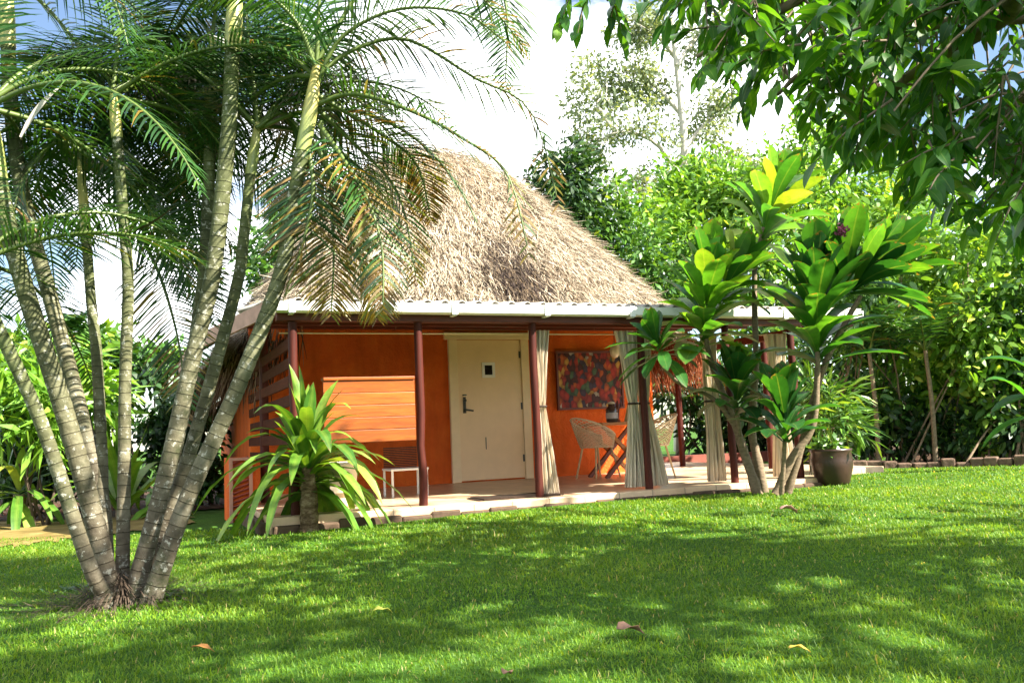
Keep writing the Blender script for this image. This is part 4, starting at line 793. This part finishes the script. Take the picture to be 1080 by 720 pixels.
# the rest of the crown, above and beyond the frame
cnt = 0; CC = [(RNG.uniform(3.2, 10.5), RNG.uniform(-2.5, 6.8), RNG.uniform(2.0, 7.0)) for _ in range(48)]
for k in range(12):  # unseen clusters added up along the sun's direction to shade the near lawn
    u = np.array([random.uniform(-2.6, 3.4), random.uniform(2.6, 4.3), -.15]); CC.append(tuple(u+SUNV/SUNV[0]*random.uniform(5.2, 8.5)))
for c in CC:
    gb.tube(spline([tb_+np.array([-.2, .5, 3.6+random.random()*2]), (np.array(c)+tb_+[0, 0, 5])/2, c], 8), np.linspace(.04, .012, 8), 5, caps=False)
    for k in range(9):
        P = np.array(c)+RNG.normal(0, 1, 3)*np.array([.55, .55, .32]); u = pix(P)[0]
        if u[2] > 0 and -40 < u[0] < 1100 and -60 < u[1] < 760: continue
        sprig(P, RNG.normal(0, 1, 3)+[0, 0, -.2], 9, .5, (.16, .26), asp=.42)
gb.build('trunk', M['bark'], ot, smooth=True); gl.build('foliage', [M['over_leaf'], M['bark']], ot, smooth=True)

# ------------------------------------------------------------------ lawn grass, weeds, fallen leaves
def blades(n, ymin, ymax, hs, ws):
    y = RNG.uniform(ymin, ymax, n*2); x = RNG.uniform(-1, 1, n*2)*(ymax*.64+.9); k = np.abs(x) < y*.64+.9; x, y = x[k], y[k]
    v = np.stack([x, y, 0*x], 1)-HO; s = v@DV; q = v@NV
    out = ~((s > -3.25) & (s < 3.4) & (q < 3.98)) & ~((s >= 3.2) & (s < 5.4) & (q < 2.7)) & ~((x < -2.6) & (y > 8.7-.28*(x+2.6)))
    p = pix(np.stack([x, y, gz(x, y)], 1)); out &= ~((p[:, 0] > 876) & (p[:, 1] < 495-(p[:, 0]-884)*.02)) & ((x-pbase[0])**2/1.6+(y-pbase[1])**2 > .03)
    x, y = x[out], y[out]; n = len(x); a = RNG.random(n)*6.283; tilt = RNG.uniform(.15, .9, n)
    cl_ = .5+.5*np.sin(x*2.1+1.3*np.sin(y*1.7))*np.sin(y*2.6+x*.8)
    rn = np.clip(RNG.beta(2, 2.5, n)*.75+.20*cl_, 0, .94); dead = RNG.random(n) < .022; rn[dead] = 1
    T = np.stack([np.cos(a)*tilt, np.sin(a)*tilt, np.ones(n)], 1); P = np.stack([x, y, gz(x, y)-.004], 1)
    return P, T, np.stack([-np.sin(a+1.57), np.cos(a+1.57), np.full(n, .3)], 1), RNG.uniform(hs[0], hs[1], n)*(.8+.4*cl_), ws*RNG.uniform(.7, 1.3, n), rn
g = Geo()
for n, a, b, hs, ws in ((46000, 2.6, 4.2, (.022, .05), .0036), (60000, 4.2, 6.5, (.022, .05), .005), (62000, 6.5, 9.5, (.025, .05), .008), (36000, 9.5, 14, (.025, .05), .012)):
    P, T, Nn, Ln, Ws, rn = blades(n, a, b, hs, ws); g.leaves(P, T, Nn, Ln, Ws, [(0, 1), (.55, .8), (1, .06)], RNG.uniform(.2, 1.2, len(P)), rnd=rn)
tag(g.build('grass', M['grass']), 'short green lawn grass', kind='stuff')
for i, (x, y, n) in enumerate(((75, 622, 26), (100, 585, 16), (172, 628, 22))):
    b = ground(x, y); g = Geo(); P = b+np.column_stack([RNG.normal(0, .06, n), RNG.normal(0, .04, n), np.zeros(n)]); a = RNG.random(n)*6.28
    g.leaves(P, np.stack([np.cos(a), np.sin(a), RNG.uniform(.3, 1.3, n)], 1), (0, 0, 1), RNG.uniform(.08, .18, n), .02, PR_LEAF, 1.0, .2)
    tag(g.build('weed_tuft', M['bush'], base=b), ['leafy weed tuft left of the palm foot', 'leafy weed tuft behind the leaning palm stems', 'leafy weed tuft right of the palm foot'][i], 'weed', 'weed tufts round the palm')
def fallen(x, y, L_, wd, mat, lab, az, lift=.03, curl=-.9):
    b = ground(x, y)+np.array([0, 0, lift]); g = Geo()
    g.leaves(b[None]-np.array([[math.cos(az)*L_/2, math.sin(az)*L_/2, 0]]), np.array([[math.cos(az), math.sin(az), .25]]), np.array([[0, 0, 1.]]), L_, wd, PR_LEAF, .5, .35, rnd=.5, wave=.15)
    o = g.build('fallen_leaf', M[mat], base=b, smooth=True); o.modifiers.new('t', 'SOLIDIFY').thickness = .0015; tag(o, lab, 'leaf', 'fallen leaves on the lawn')
fallen(667, 674, .12, .085, 'brown_leaf', 'dry brown curled leaf on the shaded lawn', .2, .045)
fallen(845, 694, .085, .035, 'yellow_leaf', 'bright yellow leaf on the lawn', .1, .04)
fallen(405, 651, .11, .04, 'lime_leaf', 'yellow green leaf lying on the sunny lawn', .7, .04)
fallen(215, 692, .10, .04, 'orange_leaf', 'orange brown narrow leaf on the lawn below the palm', .1, .04)
fallen(833, 544, .17, .12, 'pink_leaf', 'pinkish dry leaf on the lawn near the cane plants', .4, .06)
fallen(536, 717, .06, .04, 'brown_leaf', 'small reddish leaf at the bottom edge of the lawn', 1.2, .03)
